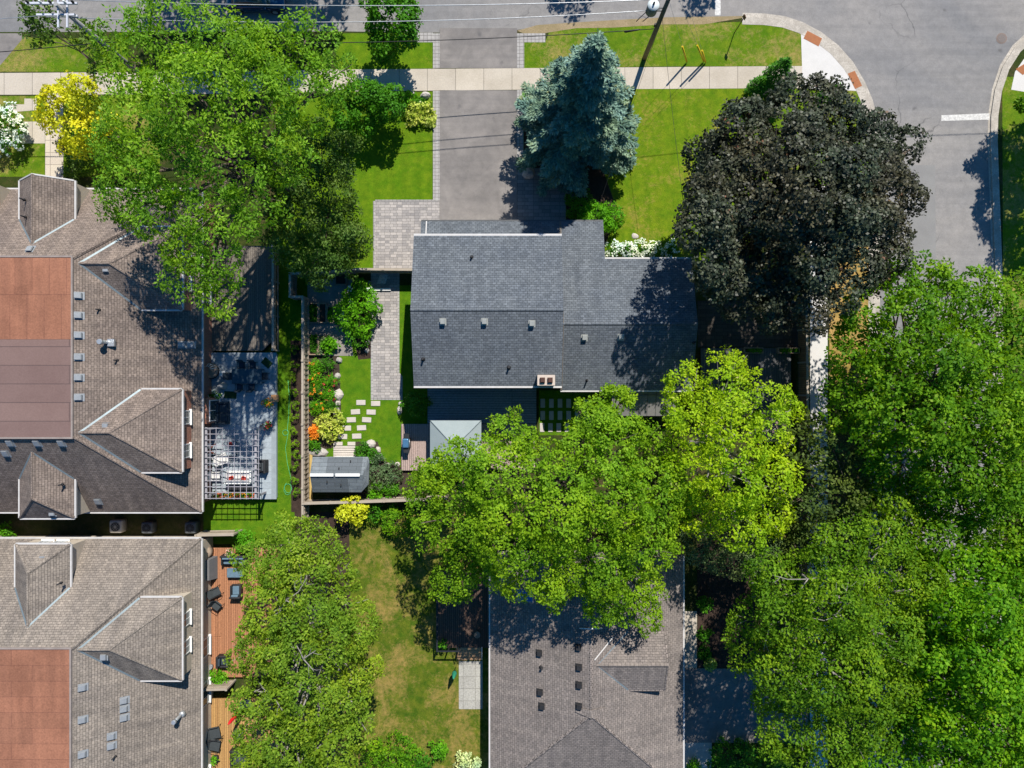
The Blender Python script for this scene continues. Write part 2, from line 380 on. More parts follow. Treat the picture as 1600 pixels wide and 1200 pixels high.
# kerb line of the near corner (outer = road side)
COR = [(1160, 26), (1195, 27), (1225, 31), (1252, 40), (1280, 55), (1306, 75), (1328, 100), (1346, 130), (1358, 158), (1366, 190), (1369, 230), (1369, 3200)]
def inset(line, d):
    out = []
    for i, p in enumerate(line):
        a = line[max(i - 1, 0)]; b = line[min(i + 1, len(line) - 1)]
        dx, dy = b[0] - a[0], b[1] - a[1]; L = math.hypot(dx, dy)
        out.append((p[0] - dy / L * d, p[1] + dx / L * d))
    return out
K2 = inset(COR, 12)
LOTN = [(-2400, 50), (0, 50), (540, 49), (600, 50), (690, 51), (790, 49), (830, 44), (860, 38), (930, 33), (1040, 27), (1160, 25)]
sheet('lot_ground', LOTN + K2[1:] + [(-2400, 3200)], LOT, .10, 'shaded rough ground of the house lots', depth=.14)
def kerb(line, inner, label):
    b = MB()
    for i in range(len(line) - 1):
        q = [P(*line[i], .12), P(*line[i + 1], .12), P(*inner[i + 1], .12), P(*inner[i], .12)]
        b.prism([(p.x, p.y) for p in q], -.02, .115)
        m = [((line[i][k] * 2 + inner[i][k]) / 3) for k in (0, 1)]; m2 = [((line[i + 1][k] * 2 + inner[i + 1][k]) / 3) for k in (0, 1)]
    return b.build('kerb', KERB, None, label, kind='structure')
kerb(COR, K2, 'pale concrete kerb curving round the near street corner')
gut = inset(COR, -6); b = MB()
for i in range(len(COR) - 1): b.poly([P(*COR[i], .026), P(*COR[i + 1], .026), P(*gut[i + 1], .026), P(*gut[i], .026)], up=True)
b.build('gutter_strip', KERB, None, 'flat concrete gutter strip along the near corner kerb', kind='structure')
CO2 = [(1556, 3200), (1557, 470), (1552, 330), (1548, 220), (1549, 180), (1555, 140), (1567, 104), (1586, 74), (1610, 52), (1640, 38), (1680, 30), (4000, 28)]
K3 = inset(CO2, 11)
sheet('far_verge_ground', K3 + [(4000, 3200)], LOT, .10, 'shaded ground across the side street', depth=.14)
kerb(CO2, K3, 'pale concrete kerb on the far side of the side street')
gut = inset(CO2, -5); b = MB()
for i in range(len(CO2) - 1): b.poly([P(*CO2[i], .026), P(*CO2[i + 1], .026), P(*gut[i + 1], .026), P(*gut[i], .026)], up=True)
b.build('gutter_strip', KERB, None, 'flat concrete gutter strip along the far kerb', kind='structure')
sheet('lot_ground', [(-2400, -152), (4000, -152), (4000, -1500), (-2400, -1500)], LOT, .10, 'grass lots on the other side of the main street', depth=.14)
sheet('asphalt_patch', [(1376, 258), (1461, 258), (1463, 470), (1376, 470)], ASPHP, .026, 'lighter resurfaced patch of asphalt in the side street')
sheet('stop_line', [(1471, 180), (1546, 177), (1546, 187), (1471, 189)], PAINT, .030, 'white painted stop line across half the side street')
sheet('lane_mark', [(1117, -30), (1126, -30), (1126, 24), (1117, 24)], PAINT, .030, 'white painted bar across the main street')
# lawns
Z1 = .104
sheet('lawn', [(525, 52), (600, 52), (676, 53), (676, 66), (648, 66), (648, 52), (676, 52), (677, 107), (525, 109)][:3] + [(676, 107), (525, 109)], LAWN, Z1, 'small green lawn between the main street and the sidewalk, left of the driveway')
sheet('lawn', [(520, 150), (676, 143), (676, 315), (585, 315), (585, 420), (433, 420), (430, 150)], LAWN, Z1, 'front lawn left of the driveway')
sheet('lawn', [(818, 66), (852, 66), (860, 44), (930, 41), (1040, 38), (1160, 34), (1252, 42), (1253, 103), (1000, 104), (818, 108)], LAWNV, Z1, 'grass verge right of the driveway with a few dry patches')
sheet('dirt_edge', [(808, 48), (840, 39), (930, 33), (1040, 27), (1160, 25), (1160, 28), (1100, 38), (1040, 38), (960, 43), (900, 44), (862, 50), (850, 52), (818, 52)], DIRT, Z1 + .004, 'strip of dry bare dirt along the edge of the main street')
sheet('lawn', [(818, 140), (1000, 138), (1172, 138), (1172, 410), (900, 410), (818, 300)], LAWNF, Z1, 'front lawn right of the blue spruce')
sheet('lawn', [(1172, 138), (1300, 140), (1352, 143), (1357, 180), (1357, 300), (1172, 300)], LAWNV, Z1 + .001, 'rough grass at the corner under the dark maple')
sheet('lawn', [(1296, 380), (1366, 380), (1366, 600), (1296, 600)], LAWNY, Z1, 'parched yellow grass strip beside the side street')
sheet('lawn', [(1566, 120), (1800, 120), (1800, 560), (1568, 560)], LAWNV, Z1, 'grass across the side street')
sheet('lawn', [(0 - 300, 56), (26, 56), (60, 60), (200, 60), (200, 112), (-300, 112)], LAWNV, Z1, 'patchy grass verge beside the left utility pole')
sheet('lawn', [(-300, 150), (70, 150), (70, 276), (-300, 276)], LAWNV, Z1, 'half dry front lawn of the left townhouse')
sheet('lawn', [(98, 150), (250, 150), (250, 276), (98, 276)], LAWNV, Z1, 'grass beside the left front walk')
sheet('lawn', [(432, 421), (482, 421), (482, 830), (470, 850), (318, 850), (318, 780), (432, 780)], LAWNB, Z1, 'narrow green side lawn left of the garden fence')
sheet('lawn', [(522, 540), (700, 540), (700, 760), (486, 760), (486, 640)], LAWNB, Z1, 'green back lawn with stepping stones')
sheet('lawn', [(623, 446), (700, 446), (700, 600), (623, 600)], LAWNB, Z1 + .001, 'grass strip between the side path and the grey house')
sheet('lawn', [(470, 800), (770, 800), (770, 1300), (470, 1300)], LAWND, Z1, 'dry brownish back lawn of the bungalow')
sheet('lawn', [(842, 610), (1000, 610), (1000, 680), (842, 680)], LAWNB, Z1, 'small grass court behind the grey house')
# pavements and drives
Z2 = .108
sheet('sidewalk', [(-2400, 119), (0, 114), (300, 112), (540, 108.5), (818, 106.5), (1254, 103), (1254, 137.5), (818, 140), (540, 143), (300, 147), (0, 148), (-2400, 152)], CONC, Z2, 'beige concrete sidewalk running along the main street')
sheet('corner_pavement', [(1251.5, 50)] + K2[4:8] + [(1340, 142), (1300, 140), (1254.2, 137.5)], CONCN, Z2 + .001, 'bright new concrete ramp area at the street corner')
sheet('corner_pavement', [(1586, 112), (1600, 92), (1640, 98), (1640, 150), (1580, 140)], CONCN, Z2, 'new concrete ramp area across the side street')
sheet('driveway', [(687, 44), (808, 44), (808, 106.5), (687, 106.5)], ASPH2, Z2, 'asphalt driveway apron between the street and sidewalk')
sheet('driveway', [(687, 141), (808, 141), (808, 380), (687, 380)], ASPH2, Z2, 'asphalt driveway in front of the grey house')
sheet('driveway_border', [(676.5, 52), (687, 52), (687, 106.5), (676.5, 107)], PAVB, Z2 + .001, 'paver border left of the driveway apron')
sheet('driveway_border', [(648, 51), (676.4, 51), (676.4, 66), (648, 66)], PAVB, Z2 + .001, 'short paver return at the left of the apron')
sheet('driveway_border', [(808, 52), (819, 52), (819, 106.5), (808, 106.5)], PAVB, Z2 + .001, 'paver border right of the driveway apron')
sheet('driveway_border', [(819.2, 52), (852, 52), (852, 66), (819.2, 66)], PAVB, Z2 + .001, 'short paver return at the right of the apron')
sheet('driveway_border', [(676.5, 142), (687, 142), (687, 314), (676.5, 314)], PAVB, Z2 + .001, 'paver border left of the main driveway')
sheet('driveway_border', [(808, 140.5), (818, 140.5), (818, 262), (808, 262)], PAVB, Z2 + .001, 'paver border right of the main driveway')
sheet('paved_walk', [(586, 314.5), (686.8, 314.5), (686.8, 424), (586, 424)], PAVER, Z2 + .001, 'mixed grey paver area left of the garage')
sheet('paved_walk', [(583, 424.3), (622, 424.3), (622, 580), (629, 588), (629, 624), (580, 624)], PAVER, Z2 + .001, 'long paver side path beside the grey house')
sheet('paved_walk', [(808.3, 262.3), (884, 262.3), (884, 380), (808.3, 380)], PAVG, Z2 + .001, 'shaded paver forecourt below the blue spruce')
b = MB()
for q in [(583, 314, 586.2, 424), (586.2, 312, 687, 314.7), (579.5, 424, 583.2, 625), (583.2, 621, 629, 624.8), (621.2, 424, 624, 582)]:
    b.rect(*q, .09, Z2 + .012)
b.build('path_edging', PAVB, None, 'narrow soldier course edging of the paver path', kind='structure')
sheet('front_walk', [(71, 148.2), (98.5, 148.2), (99, 292), (70.5, 292)], brick('walk_slab', (.52, .46, .36), (.48, .42, .34), (.26, .22, .18), 6, .95, .02, .25, off=0), Z2, 'beige slab walk from the sidewalk to the left townhouse')
sheet('front_path', [(8, 163), (38, 163), (38, 154), (57, 154), (57, 172), (8, 176)], CONC, Z2, 'low concrete step path by the white flowering shrub')
sheet('front_path', [(36, 190), (70.3, 190), (70.3, 224), (30, 224)], CONC, Z2, 'small concrete landing beside the left front walk')
sheet('sidewalk', [(1266, 290), (1293, 290), (1294, 3200), (1264, 3200)], CONCN, Z2, 'white concrete sidewalk beside the side street')
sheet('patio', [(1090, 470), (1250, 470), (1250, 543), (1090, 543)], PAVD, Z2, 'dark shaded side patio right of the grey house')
sheet('driveway', [(1068, 1044), (1263, 1046), (1263, 1162), (1068, 1160)], ASPH2, Z2, 'shaded driveway right of the bungalow')
sheet('side_path', [(1068, 955), (1089, 955), (1089, 1043.7), (1068, 1043.7)], CONC, Z2, 'shaded concrete path along the bungalow')
sheet('garden_path', [(1068, 1160.4), (1112, 1160.4), (1112, 1210), (1068, 1210)], STEP, Z2, 'pale flagstone landing at the bungalow entrance')
sheet('mulch_bed', [(1089.4, 850), (1180, 850), (1180, 1043.5), (1089.4, 1043.5)], MULCH, Z1, 'dark mulch bed between the bungalow and the birch')
sheet('mulch_bed', [(460, 800), (545, 800), (548, 950), (470, 960)], MULCH, Z1 + .002, 'brown mulch bed below the yellow shrub')
sheet('flower_bed', [(483, 556), (530, 556), (533, 640), (520, 700), (483, 705)], SOIL, Z1 + .003, 'soil of the flower bed along the garden fence')
sheet('flower_bed', [(552, 440), (580, 440), (580, 560), (560, 562), (545, 500)], MULCH, Z1 + .003, 'mulched bed beside the paver side path')
sheet('flower_bed', [(556, 690), (590, 690), (600, 720), (640, 735), (660, 784), (560, 784)], SOIL, Z1 + .003, 'soil bed around the garden shed')
sheet('flower_bed', [(818.5, 141), (850, 141), (930, 230), (965, 330), (940, 400), (885, 400), (884.5, 262), (818.5, 262)], MULCH, Z1 + .002, 'mulch bed under the blue spruce')
sheet('garden_floor', [(480, 436), (552, 436), (545, 500), (552, 556), (482, 556)], mat('crushed_gravel', (.30, .27, .24), (.22, .20, .18), 2, .95, .01, fine=18), Z1 + .002, 'crushed gravel floor around the raised beds')
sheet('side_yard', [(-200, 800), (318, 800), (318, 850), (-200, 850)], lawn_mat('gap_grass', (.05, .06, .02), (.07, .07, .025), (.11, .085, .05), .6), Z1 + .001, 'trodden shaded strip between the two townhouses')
# tactile plates
def tactile(px, label):
    bb = MB(); pts = [P(x, y, .115) for x, y in px]; bb.prism([(p.x, p.y) for p in pts], .10, .122)
    a, c, d = pts[0], pts[1], pts[3]
    for i in range(1, 10):
        for j in range(1, 6):
            q = a + (c - a) * (i / 10) + (d - a) * (j / 6)
            bb.tube([(q.x, q.y, .122), (q.x, q.y, .128)], [.03, .02], 6)
    return bb.build('tactile_plate', mat('cast_iron_rust', (.40, .155, .06), (.32, .12, .05), 6, .8, .003), None, label, 'tactile plate', 'rust coloured tactile plates at the kerb ramps')
tactile([(1261.5, 48), (1284.5, 60), (1279, 72.5), (1255.5, 60)], 'rusty tactile plate nearest the main street at the corner ramp')
tactile([(1335.5, 110.5), (1347, 134), (1336, 139), (1324.5, 115)], 'rusty tactile plate facing the side street below the corner ramp')
tactile([(1587, 108), (1600, 100), (1612, 109), (1598, 117)], 'rusty tactile plate across the side street')

sheet('driveway', [(-400, 52), (34, 52), (34, 62), (2, 100), (-10, 113), (-400, 113)], ASPH2, Z2, 'asphalt drive end of the left neighbour at the street')
sheet('mulch_bed', [(454, 532), (481, 532), (481, 800), (455, 800)], MULCH, Z1 + .006, 'narrow dark strip of mulch and painted shadow under the globe shrubs')  # dark sheet paints in the black shadow between the shrubs, along with mulch
# ------------------------------------------------------------------ roofs and houses
def onplane(px, py, zf, z=5.0):
    for _ in range(12):
        p = P(px, py, z); z = zf(p.x, p.y)
    return P(px, py, z)
def slope_box_vent(parent, px, py, zf, m=VENT, s=.40, h=.22, name='roof_vent'):
    p = onplane(px, py, zf); b = MB()
    e = .2; gx = (zf(p.x + e, p.y) - zf(p.x - e, p.y)) / (2 * e); gy = (zf(p.x, p.y + e) - zf(p.x, p.y - e)) / (2 * e)
    def q(x, y, dz): return Vector((p.x + x, p.y + y, p.z + gx * x + gy * y + dz))
    a = s / 2; c = s * .42
    b.hexa([q(-c, -c, -.1), q(c, -c, -.1), q(c, c, -.1), q(-c, c, -.1)], [q(-c, -c, h * .6), q(c, -c, h * .6), q(c, c, h * .6), q(-c, c, h * .6)])
    b.hexa([q(-a, -a, h * .6), q(a, -a, h * .6), q(a, a, h * .6), q(-a, a, h * .6)], [q(-a * .85, -a * .85, h), q(a * .85, -a * .85, h), q(a * .85, a * .85, h), q(-a * .85, a * .85, h)])
    b.hexa([q(-a * 1.3, -a * 1.3, -.02), q(a * 1.3, -a * 1.3, -.02), q(a * 1.3, a * 1.3, -.02), q(-a * 1.3, a * 1.3, -.02)], [q(-a * 1.3, -a * 1.3, .015), q(a * 1.3, -a * 1.3, .015), q(a * 1.3, a * 1.3, .015), q(-a * 1.3, a * 1.3, .015)])
    return b.build(name, m, parent)
def pipe_vent(parent, px, py, zf, m=BLK, r=.05, h=.4, name='vent_pipe', cap=False):
    p = onplane(px, py, zf); b = MB(); b.tube([p - Vector((0, 0, .2)), p + Vector((0, 0, h))], r, 10)
    b.tube([p + Vector((0, 0, -.03)), p + Vector((0, 0, .07))], [r * 2.2, r * 1.2], 10)
    if cap:
        b.tube([p + Vector((0, 0, h + .05)), p + Vector((0, 0, h + .12)), p + Vector((0, 0, h + .2))], [r * 1.7, r * 1.9, r * .5], 12)
    return b.build(name, m, parent)
def edge_trim(parent, pts, m=TRIM, name='gutter', w=.11, h=.14, dz=-.02, off=None):
    """gutter: a rectangular bar laid along the eave points"""
    b = MB()
    for i in range(len(pts) - 1):
        a, c = Vector(pts[i]), Vector(pts[i + 1]); d = (c - a); d.z = 0; L = d.length; d.normalize(); n = Vector((d.y, -d.x, 0))
        s = w / 2 + .004; o = n * s
        if off is not None and n.dot(off) < 0: o = -o
        for t, (p) in enumerate((a, c)): pass
        bb = [a + o - n * w / 2, a + o + n * w / 2, c + o + n * w / 2, c + o - n * w / 2]
        b.hexa([p + Vector((0, 0, dz - h)) for p in bb], [p + Vector((0, 0, dz)) for p in bb])
    return b.build(name, m, parent)
def valley(parent, pts, m=TRIMG, w=.16, name='flashing', lift=.03):
    b = MB()
    for i in range(len(pts) - 1):
        a, c = Vector(pts[i]), Vector(pts[i + 1]); d = (c - a).normalized(); n = d.cross(Vector((0, 0, 1))).normalized() * w / 2; u = Vector((0, 0, lift))
        b.hexa([a - n - u * 3, a + n - u * 3, c + n - u * 3, c - n - u * 3], [a - n + u, a + n + u, c + n + u, c - n + u])
    return b.build(name, m, parent)
def ridge_cap(parent, segs, m, w=.26, name='ridge_cap'):
    for a, c in segs:
        b = MB(); a = Vector(a); c = Vector(c); d = (c - a).normalized(); n = d.cross(Vector((0, 0, 1))).normalized() * w / 2
        k = Vector((0, 0, .045)); lo = Vector((0, 0, -.06))
        b.hexa([a - n + lo, a + n + lo, c + n + lo, c - n + lo], [a - n * .3 + k, a + n * .3 + k, c + n * .3 + k, c - n * .3 + k])
        b.build(name, m, parent)
def window(parent, c, w, h, face, panes=2, m=WHITE, name='window'):
    """c centre on the wall; face unit vector (horizontal) pointing out"""
    c = Vector(c); f = Vector(face); s = Vector((-f.y, f.x, 0)); b = MB()
    def bar(x0, x1, z0, z1, d0=0, d1=.07):
        q = [c + s * x0 + f * d0, c + s * x1 + f * d0, c + s * x1 + f * d1, c + s * x0 + f * d1]
        b.hexa([p + Vector((0, 0, z0)) for p in q], [p + Vector((0, 0, z1)) for p in q])
    t = .06
    bar(-w / 2, -w / 2 + t, -h / 2, h / 2); bar(w / 2 - t, w / 2, -h / 2, h / 2)
    bar(-w / 2 + t, w / 2 - t, h / 2 - t, h / 2); bar(-w / 2 - .08, w / 2 + .08, -h / 2 - .07, -h / 2, -.02, .18)
    for k in range(1, panes): bar(-w / 2 + w * k / panes - .02, -w / 2 + w * k / panes + .02, -h / 2, h / 2 - t, 0, .055)
    o = b.build(name, m, parent)
    return o, (c, s, f)
def pane(parent_win, info, w, h):
    c, s, f = info; b = MB()
    q = [c + s * (-w / 2 + .05) + f * .015, c + s * (w / 2 - .05) + f * .015, c + s * (w / 2 - .05) + f * .035, c + s * (-w / 2 + .05) + f * .035]
    b.hexa([p + Vector((0, 0, -h / 2 + .01)) for p in q], [p + Vector((0, 0, h / 2 - .05)) for p in q])
    return b.build('pane', GLASS, parent_win)
def dormer(house, o, f, L_r0, L_v, L_f, L_r1, hw, zr, ze, zbase, rm, wm, wins, hip=True, over=.35, tm=TRIM):
    """o: axis origin (world xy), f: outward unit axis. distances along f: ridge start, valley foot, front eave, ridge end"""
    o = Vector((o[0], o[1], 0)); f = Vector((f[0], f[1], 0)); s = Vector((-f.y, f.x, 0))
    def q(a, b, z): return o + f * a + s * b + Vector((0, 0, z))
    R0 = q(L_r0, 0, zr); R1 = q(L_r1 if hip else L_f, 0, zr); EL = q(L_f, -hw, ze); ER = q(L_f, hw, ze); VL = q(L_v, -hw, ze); VR = q(L_v, hw, ze)
    w = MB(); a0 = L_v + .1; a1 = L_f - over; b1 = hw - over * .8
    c4 = [q(a0, -b1, 0), q(a1, -b1, 0), q(a1, b1, 0), q(a0, b1, 0)]
    w.hexa([p + Vector((0, 0, zbase)) for p in c4], [p + Vector((0, 0, ze - .10)) for p in c4])
    if not hip:
        sl = (zr - ze) / hw; zt = ze + sl * (hw - b1) - .17
        w.poly([q(a1 + .001, -b1, ze - .1), q(a1 + .001, b1, ze - .1), q(a1 + .001, b1, zt), q(a1 + .001, 0, zr - .18), q(a1 + .001, -b1, zt)])
    d = w.build('dormer', wm, house)
    r = MB()
    if hip: r.roof([[R0, R1, EL, VL], [R0, R1, ER, VR], [R1, EL, ER]], .12)
    else: r.roof([[R0, R1, EL, VL], [R0, R1, ER, VR]], .12)
    r.build('dormer_roof', rm, d)
    edge_trim(d, [VL, EL], off=-s, m=tm); edge_trim(d, [VR, ER], off=s, m=tm)
    if hip: edge_trim(d, [EL, ER], off=f); ridge_cap(d, [(R0, R1), (R1, EL), (R1, ER)], rm)
    else: ridge_cap(d, [(R0, R1)], rm); valley(d, [EL, R1], tm, .1, 'rake_trim', .04); valley(d, [R1, ER], tm, .1, 'rake_trim', .04)
    valley(d, [R0, VL]); valley(d, [R0, VR])
    for (sx, wz, ww, wh) in wins:
        wo, info = window(d, q(a1, sx, wz), ww, wh, f)
        pane(d, info, ww, wh)
    return d
def townhouse(label, rm, wm, dwm, X_e, Y_top, Y_bot, X_f, Yf_top, Yf_bot, flats, side_d, front_d, vents, pipes, wins):
    ZE, ZF = 3.2, 7.5; XW = -62
    h = root('townhouse', (-38, (Y_top + Y_bot) / 2, 0), label, 'townhouse')
    w = MB(); i = .45
    w.prism([(XW, Y_bot + i), (X_e - i, Y_bot + i), (X_e - i, Y_top - i), (XW, Y_top - i)], 0, ZE - .05)
    w.build('wall', wm, h)
    e = lambda x, y: Vector((x, y, ZE)); t = lambda x, y: Vector((x, y, ZF))
    r = MB()
    r.roof([[e(XW, Y_top), e(X_e, Y_top), t(X_f, Yf_top), t(XW, Yf_top)],
            [e(XW, Y_bot), e(X_e, Y_bot), t(X_f, Yf_bot), t(XW, Yf_bot)],
            [e(X_e, Y_top), e(X_e, Y_bot), t(X_f, Yf_bot), t(X_f, Yf_top)]], .18)
    ro = r.build('roof', rm, h)
    kR = (ZF - ZE) / (X_e - X_f); kT = (ZF - ZE) / (Y_top - Yf_top); kB = (ZF - ZE) / (Yf_bot - Y_bot)
    def zf(x, y): return min(ZF, ZE + kR * (X_e - x), ZE + kT * (Y_top - y), ZE + kB * (y - Y_bot))
    for (ya, yb, m) in flats:
        b = MB(); b.prism([(XW, ya), (X_f + .02, ya), (X_f + .02, yb), (XW, yb)], ZF - .3, ZF + .03); b.build('flat_roof', m, h)
    b = MB()
    b.prism([(X_f + .02, Yf_bot), (X_f + .14, Yf_bot), (X_f + .14, Yf_top), (X_f + .02, Yf_top)], ZF - .25, ZF + .07)
    b.prism([(XW, Yf_top + .002), (X_f + .14, Yf_top + .002), (X_f + .14, Yf_top + .12), (XW, Yf_top + .12)], ZF - .25, ZF + .068)
    b.prism([(XW, Yf_bot - .002), (X_f + .14, Yf_bot - .002), (X_f + .14, Yf_bot - .12), (XW, Yf_bot - .12)], ZF - .25, ZF + .068)
    b.build('roof_edge', mat('edge_metal', (.33, .28, .25), (.24, .2, .18), 2, .6), h)
    edge_trim(h, [(X_e, Y_bot, ZE), (X_e, Y_top, ZE)], off=Vector((1, 0, 0))); edge_trim(h, [(XW, Y_bot, ZE), (X_e, Y_bot, ZE)], off=Vector((0, -1, 0))); edge_trim(h, [(XW, Y_top, ZE), (X_e, Y_top, ZE)], off=Vector((0, 1, 0)))
    ridge_cap(h, [(t(X_f + .1, Yf_top), e(X_e, Y_top)), (t(X_f + .1, Yf_bot), e(X_e, Y_bot))], rm)
    for (yc, hw, wn) in side_d:   # ridge z 7.25, eave 5.3
        zr, ze = 7.25, 5.3
        dormer(h, (0, yc), (1, 0), X_e - (zr - ZE) / kR, X_e - (ze - ZE) / kR, -23.25, -27.2, hw, zr, ze, 3.3, rm, dwm, wn, over=.12)
    for (xc, sgn, hw, hip) in front_d:
        zr, ze = 6.7, 5.2; k = kT if sgn > 0 else kB; yo = Y_top if sgn > 0 else Y_bot
        dormer(h, (xc, yo), (0, sgn), -(zr - ZE) / k, -(ze - ZE) / k, .05, -1.55, hw, zr, ze, 2.0, rm, STUC, [(-.55, 4.35, .8, 1.0), (.55, 4.35, .8, 1.0)], hip, over=.10)
    for v in vents: slope_box_vent(h, v[0], v[1], (lambda z0: (lambda x, y: z0))(v[2]) if len(v) > 2 else zf)
    for v in pipes: pipe_vent(h, v[0], v[1], (lambda z0: (lambda x, y: z0))(v[2]) if len(v) > 2 and v[2] else zf)
    for (c, f, ww, wh, pn) in wins:
        wo, info = window(h, c, ww, wh, f, pn); pane(wo, info, ww, wh)
    return h, zf
# upper-left townhouse
TA, zfA = townhouse('brown shingled townhouse with a half red, half mauve flat roof top, beside the pergola', SHT, BRICK, BRICK, -22.8, 14.3, -9.4, -29.6, 8.5, -3.56,
    [(8.5, 3.0, REDC), (2.99, -3.56, REDV)], [(-3.29, 2.9, [(-1.5, 4.45, 1.0, 1.1), (.9, 4.45, 1.0, 1.1)]), (8.15, 2.9, [(-.9, 4.45, 1.0, 1.1), (.9, 4.45, 1.0, 1.1)])],
    [(-32.8, -1, 1.92, True), (-32.8, 1, 1.92, False), (-38.6, 1, 1.92, False), (-41, -1, 1.92, True)],
    [(124, 462), (124, 493), (124, 524), (124, 558), (124, 590), (124, 621), (48, 389), (17, 693), (59, 693), (97, 693), (10, 709), (154, 784), (67, 752, 6.0), (83, 801, 5.4), (166, 666, 6.8), (167, 421, 6.8), (285, 539), (299, 539)],
    [(155, 484), (183, 563), (97, 757, 5.9), (39, 339, 6.2), (37, 312, 6.2)],
    [((-23.25, 7.2, 1.7), (1, 0, 0), 2.0, 1.6, 3), ((-30.5, -8.95, 1.9), (0, -1, 0), 1.1, 1.1, 2)])
b = MB(); p = onplane(168, 535, zfA); b.tube([p - Vector((0, 0, .2)), p + Vector((0, 0, .75))], .13, 12); b.tube([p + Vector((0, 0, .8)), p + Vector((0, 0, .98))], [.21, .17], 12); b.tube([p + Vector((0, 0, .7)), p + Vector((0, 0, .8))], [.13, .21], 12)
b.box((p.x + .28, p.y - .02, p.z + .02), (.45, .5, .2)); b.build('chimney_flue', GALV, TA)
# bay with window and door on the terrace side
b = MB(); b.box((-22.95, -2.0, 1.35), (.6, 1.9, 2.7)); bay = b.build('bay', BRICK, TA)
wo, info = window(bay, (-22.65, -2.0, 1.45), 1.6, 1.7, (1, 0, 0), 2); pane(bay, info, 1.6, 1.7)
b = MB(); b.box((-23.22, -5.4, 1.15), (.07, 1.7, 2.1)); pd = b.build('patio_door', WHITE, TA); b = MB(); b.box((-23.175, -5.82, 1.15), (.03, .68, 1.85)); b.box((-23.175, -4.98, 1.15), (.03, .68, 1.85)); b.build('pane', GLASS, pd)
# lower-left townhouse
TB, zfB = townhouse('greyish townhouse with a red flat roof top in the bottom left corner', SHG, STUC, STUC, -22.85, -11.37, -38.0, -29.7, -17.8, -31.6,
    [(-17.8, -31.6, RED)], [(-17.95, 2.9, [(-.9, 4.45, 1.0, 1.1), (1.1, 4.45, 1.0, 1.1)]), (-31.0, 2.9, [(-.9, 4.45, 1.0, 1.1), (.9, 4.45, 1.0, 1.1)])],
    [(-33.1, 1, 1.92, True), (-40.2, 1, 1.92, True)],
    [(130, 1074), (130, 1124), (130, 1178), (195, 1094), (195, 1107), (195, 1121), (175, 1150), (175, 1165), (68, 873, 5.7), (163, 1026, 6.9)],
    [(180, 1182), (95, 911, 6.0)],
    [((-23.3, -23.5, 1.6), (1, 0, 0), 1.8, 1.4, 3), ((-23.3, -20.0, 1.6), (1, 0, 0), 1.4, 1.4, 2), ((-23.3, -30.2, 1.6), (1, 0, 0), 1.8, 1.4, 3)])
b = MB(); p = onplane(284, 1116, zfB); b.tube([p - Vector((0, 0, .2)), p + Vector((-.05, -.05, .95))], .11, 12); b.tube([p + Vector((-.05, -.05, .95)), p + Vector((-.05, -.05, 1.15))], [.17, .15], 12); b.tube([p + Vector((0, 0, -.05)), p + Vector((0, 0, .14))], [.3, .13], 12); b.build('chimney_flue', GALV, TB)
# ------------------------------------------------------------------ main grey house
h = root('grey_house', (3, 5, 0), 'big charcoal shingled house with a raised left roof and a lower right wing', 'house')
GH = h
w = MB(); w.prism([(-6.3, .25), (3.1, .25), (3.1, 9.95), (-6.3, 9.95)], 0, 5.4); w.build('wall', STUCG, h)
w = MB(); w.prism([(3.12, -.05), (12.6, -.05), (12.6, 8.7), (6.3, 8.7), (6.3, 11.6), (-6.2, 11.6), (-6.2, 9.97), (3.12, 9.97)], 0, 2.85)
w.prism([(3.14, .0), (12.5, .0), (12.5, 8.6), (3.14, 8.6)], 2.86, 3.75)
w.build('wall', STUCG, h)
ZR = 7.25; ZE2 = 5.65; Ya, Yb, Yr = 10.36, -.13, 5.0
V = lambda x, y, z: Vector((x, y, z))
r = MB(); r.roof([[V(-6.86, Ya, ZE2), V(3.48, Ya, ZE2), V(3.48, Yr, ZR), V(-6.86, Yr, ZR)], [V(-6.86, Yb, ZE2), V(3.48, Yb, ZE2), V(3.48, Yr, ZR), V(-6.86, Yr, ZR)]], .2)
r.build('upper_roof', SHC, h)
def zfH(x, y): return ZR - (ZR - ZE2) / (Ya - Yr) * abs(y - Yr)
w = MB()
for xx in (-6.3 + .001, 3.1 - .001): w.poly([V(xx, .25, 5.39), V(xx, 9.95, 5.39), V(xx, Yr, 7.0)])
w.build('gable', STUCG, h)
edge_trim(h, [(-6.86, Ya, ZE2), (3.48, Ya, ZE2)], off=Vector((0, 1, 0)), w=.14); edge_trim(h, [(-6.86, Yb, ZE2), (3.48, Yb, ZE2)], off=Vector((0, -1, 0)), w=.14)
ridge_cap(h, [(V(-6.86, Yr, ZR), V(3.48, Yr, ZR))], SHC)
# lower roof: eave 12.0 at z 3, ridge 4.2 at z 6.4
RZ = 5.6; BZ = 5.6 - (5.6 - 3.0) / 7.8 * 4.65
kz = (5.6 - 3.0) / (12.0 - 4.2)
zw = lambda y: 3.0 + kz * (12.0 - y)
r = MB()
r.roof([[V(3.5, 12, 3), V(6.72, 12, 3), V(6.72, 9.05, zw(9.05)), V(6.72, 4.2, RZ), V(3.5, 4.2, RZ)],
        [V(6.72, 9.05, zw(9.05)), V(13.0, 9.05, zw(9.05)), V(13.0, 4.2, RZ), V(6.72, 4.2, RZ)],
        [V(3.5, 4.2, RZ), V(6.72, 4.2, RZ), V(13.0, 4.2, RZ), V(13.0, -.45, BZ), V(3.5, -.45, BZ)]], .18)
r.build('wing_roof', SHC, h)
def zfW(x, y): return zw(y) if y > 4.2 else RZ - kz * (4.2 - y)
r = MB(); r.roof([[V(-6.7, 12, 3), V(3.5, 12, 3), V(3.5, 9.95, zw(9.95)), V(-6.7, 9.95, zw(9.95))]], .18); r.build('garage_roof', SHC, h)
w = MB()
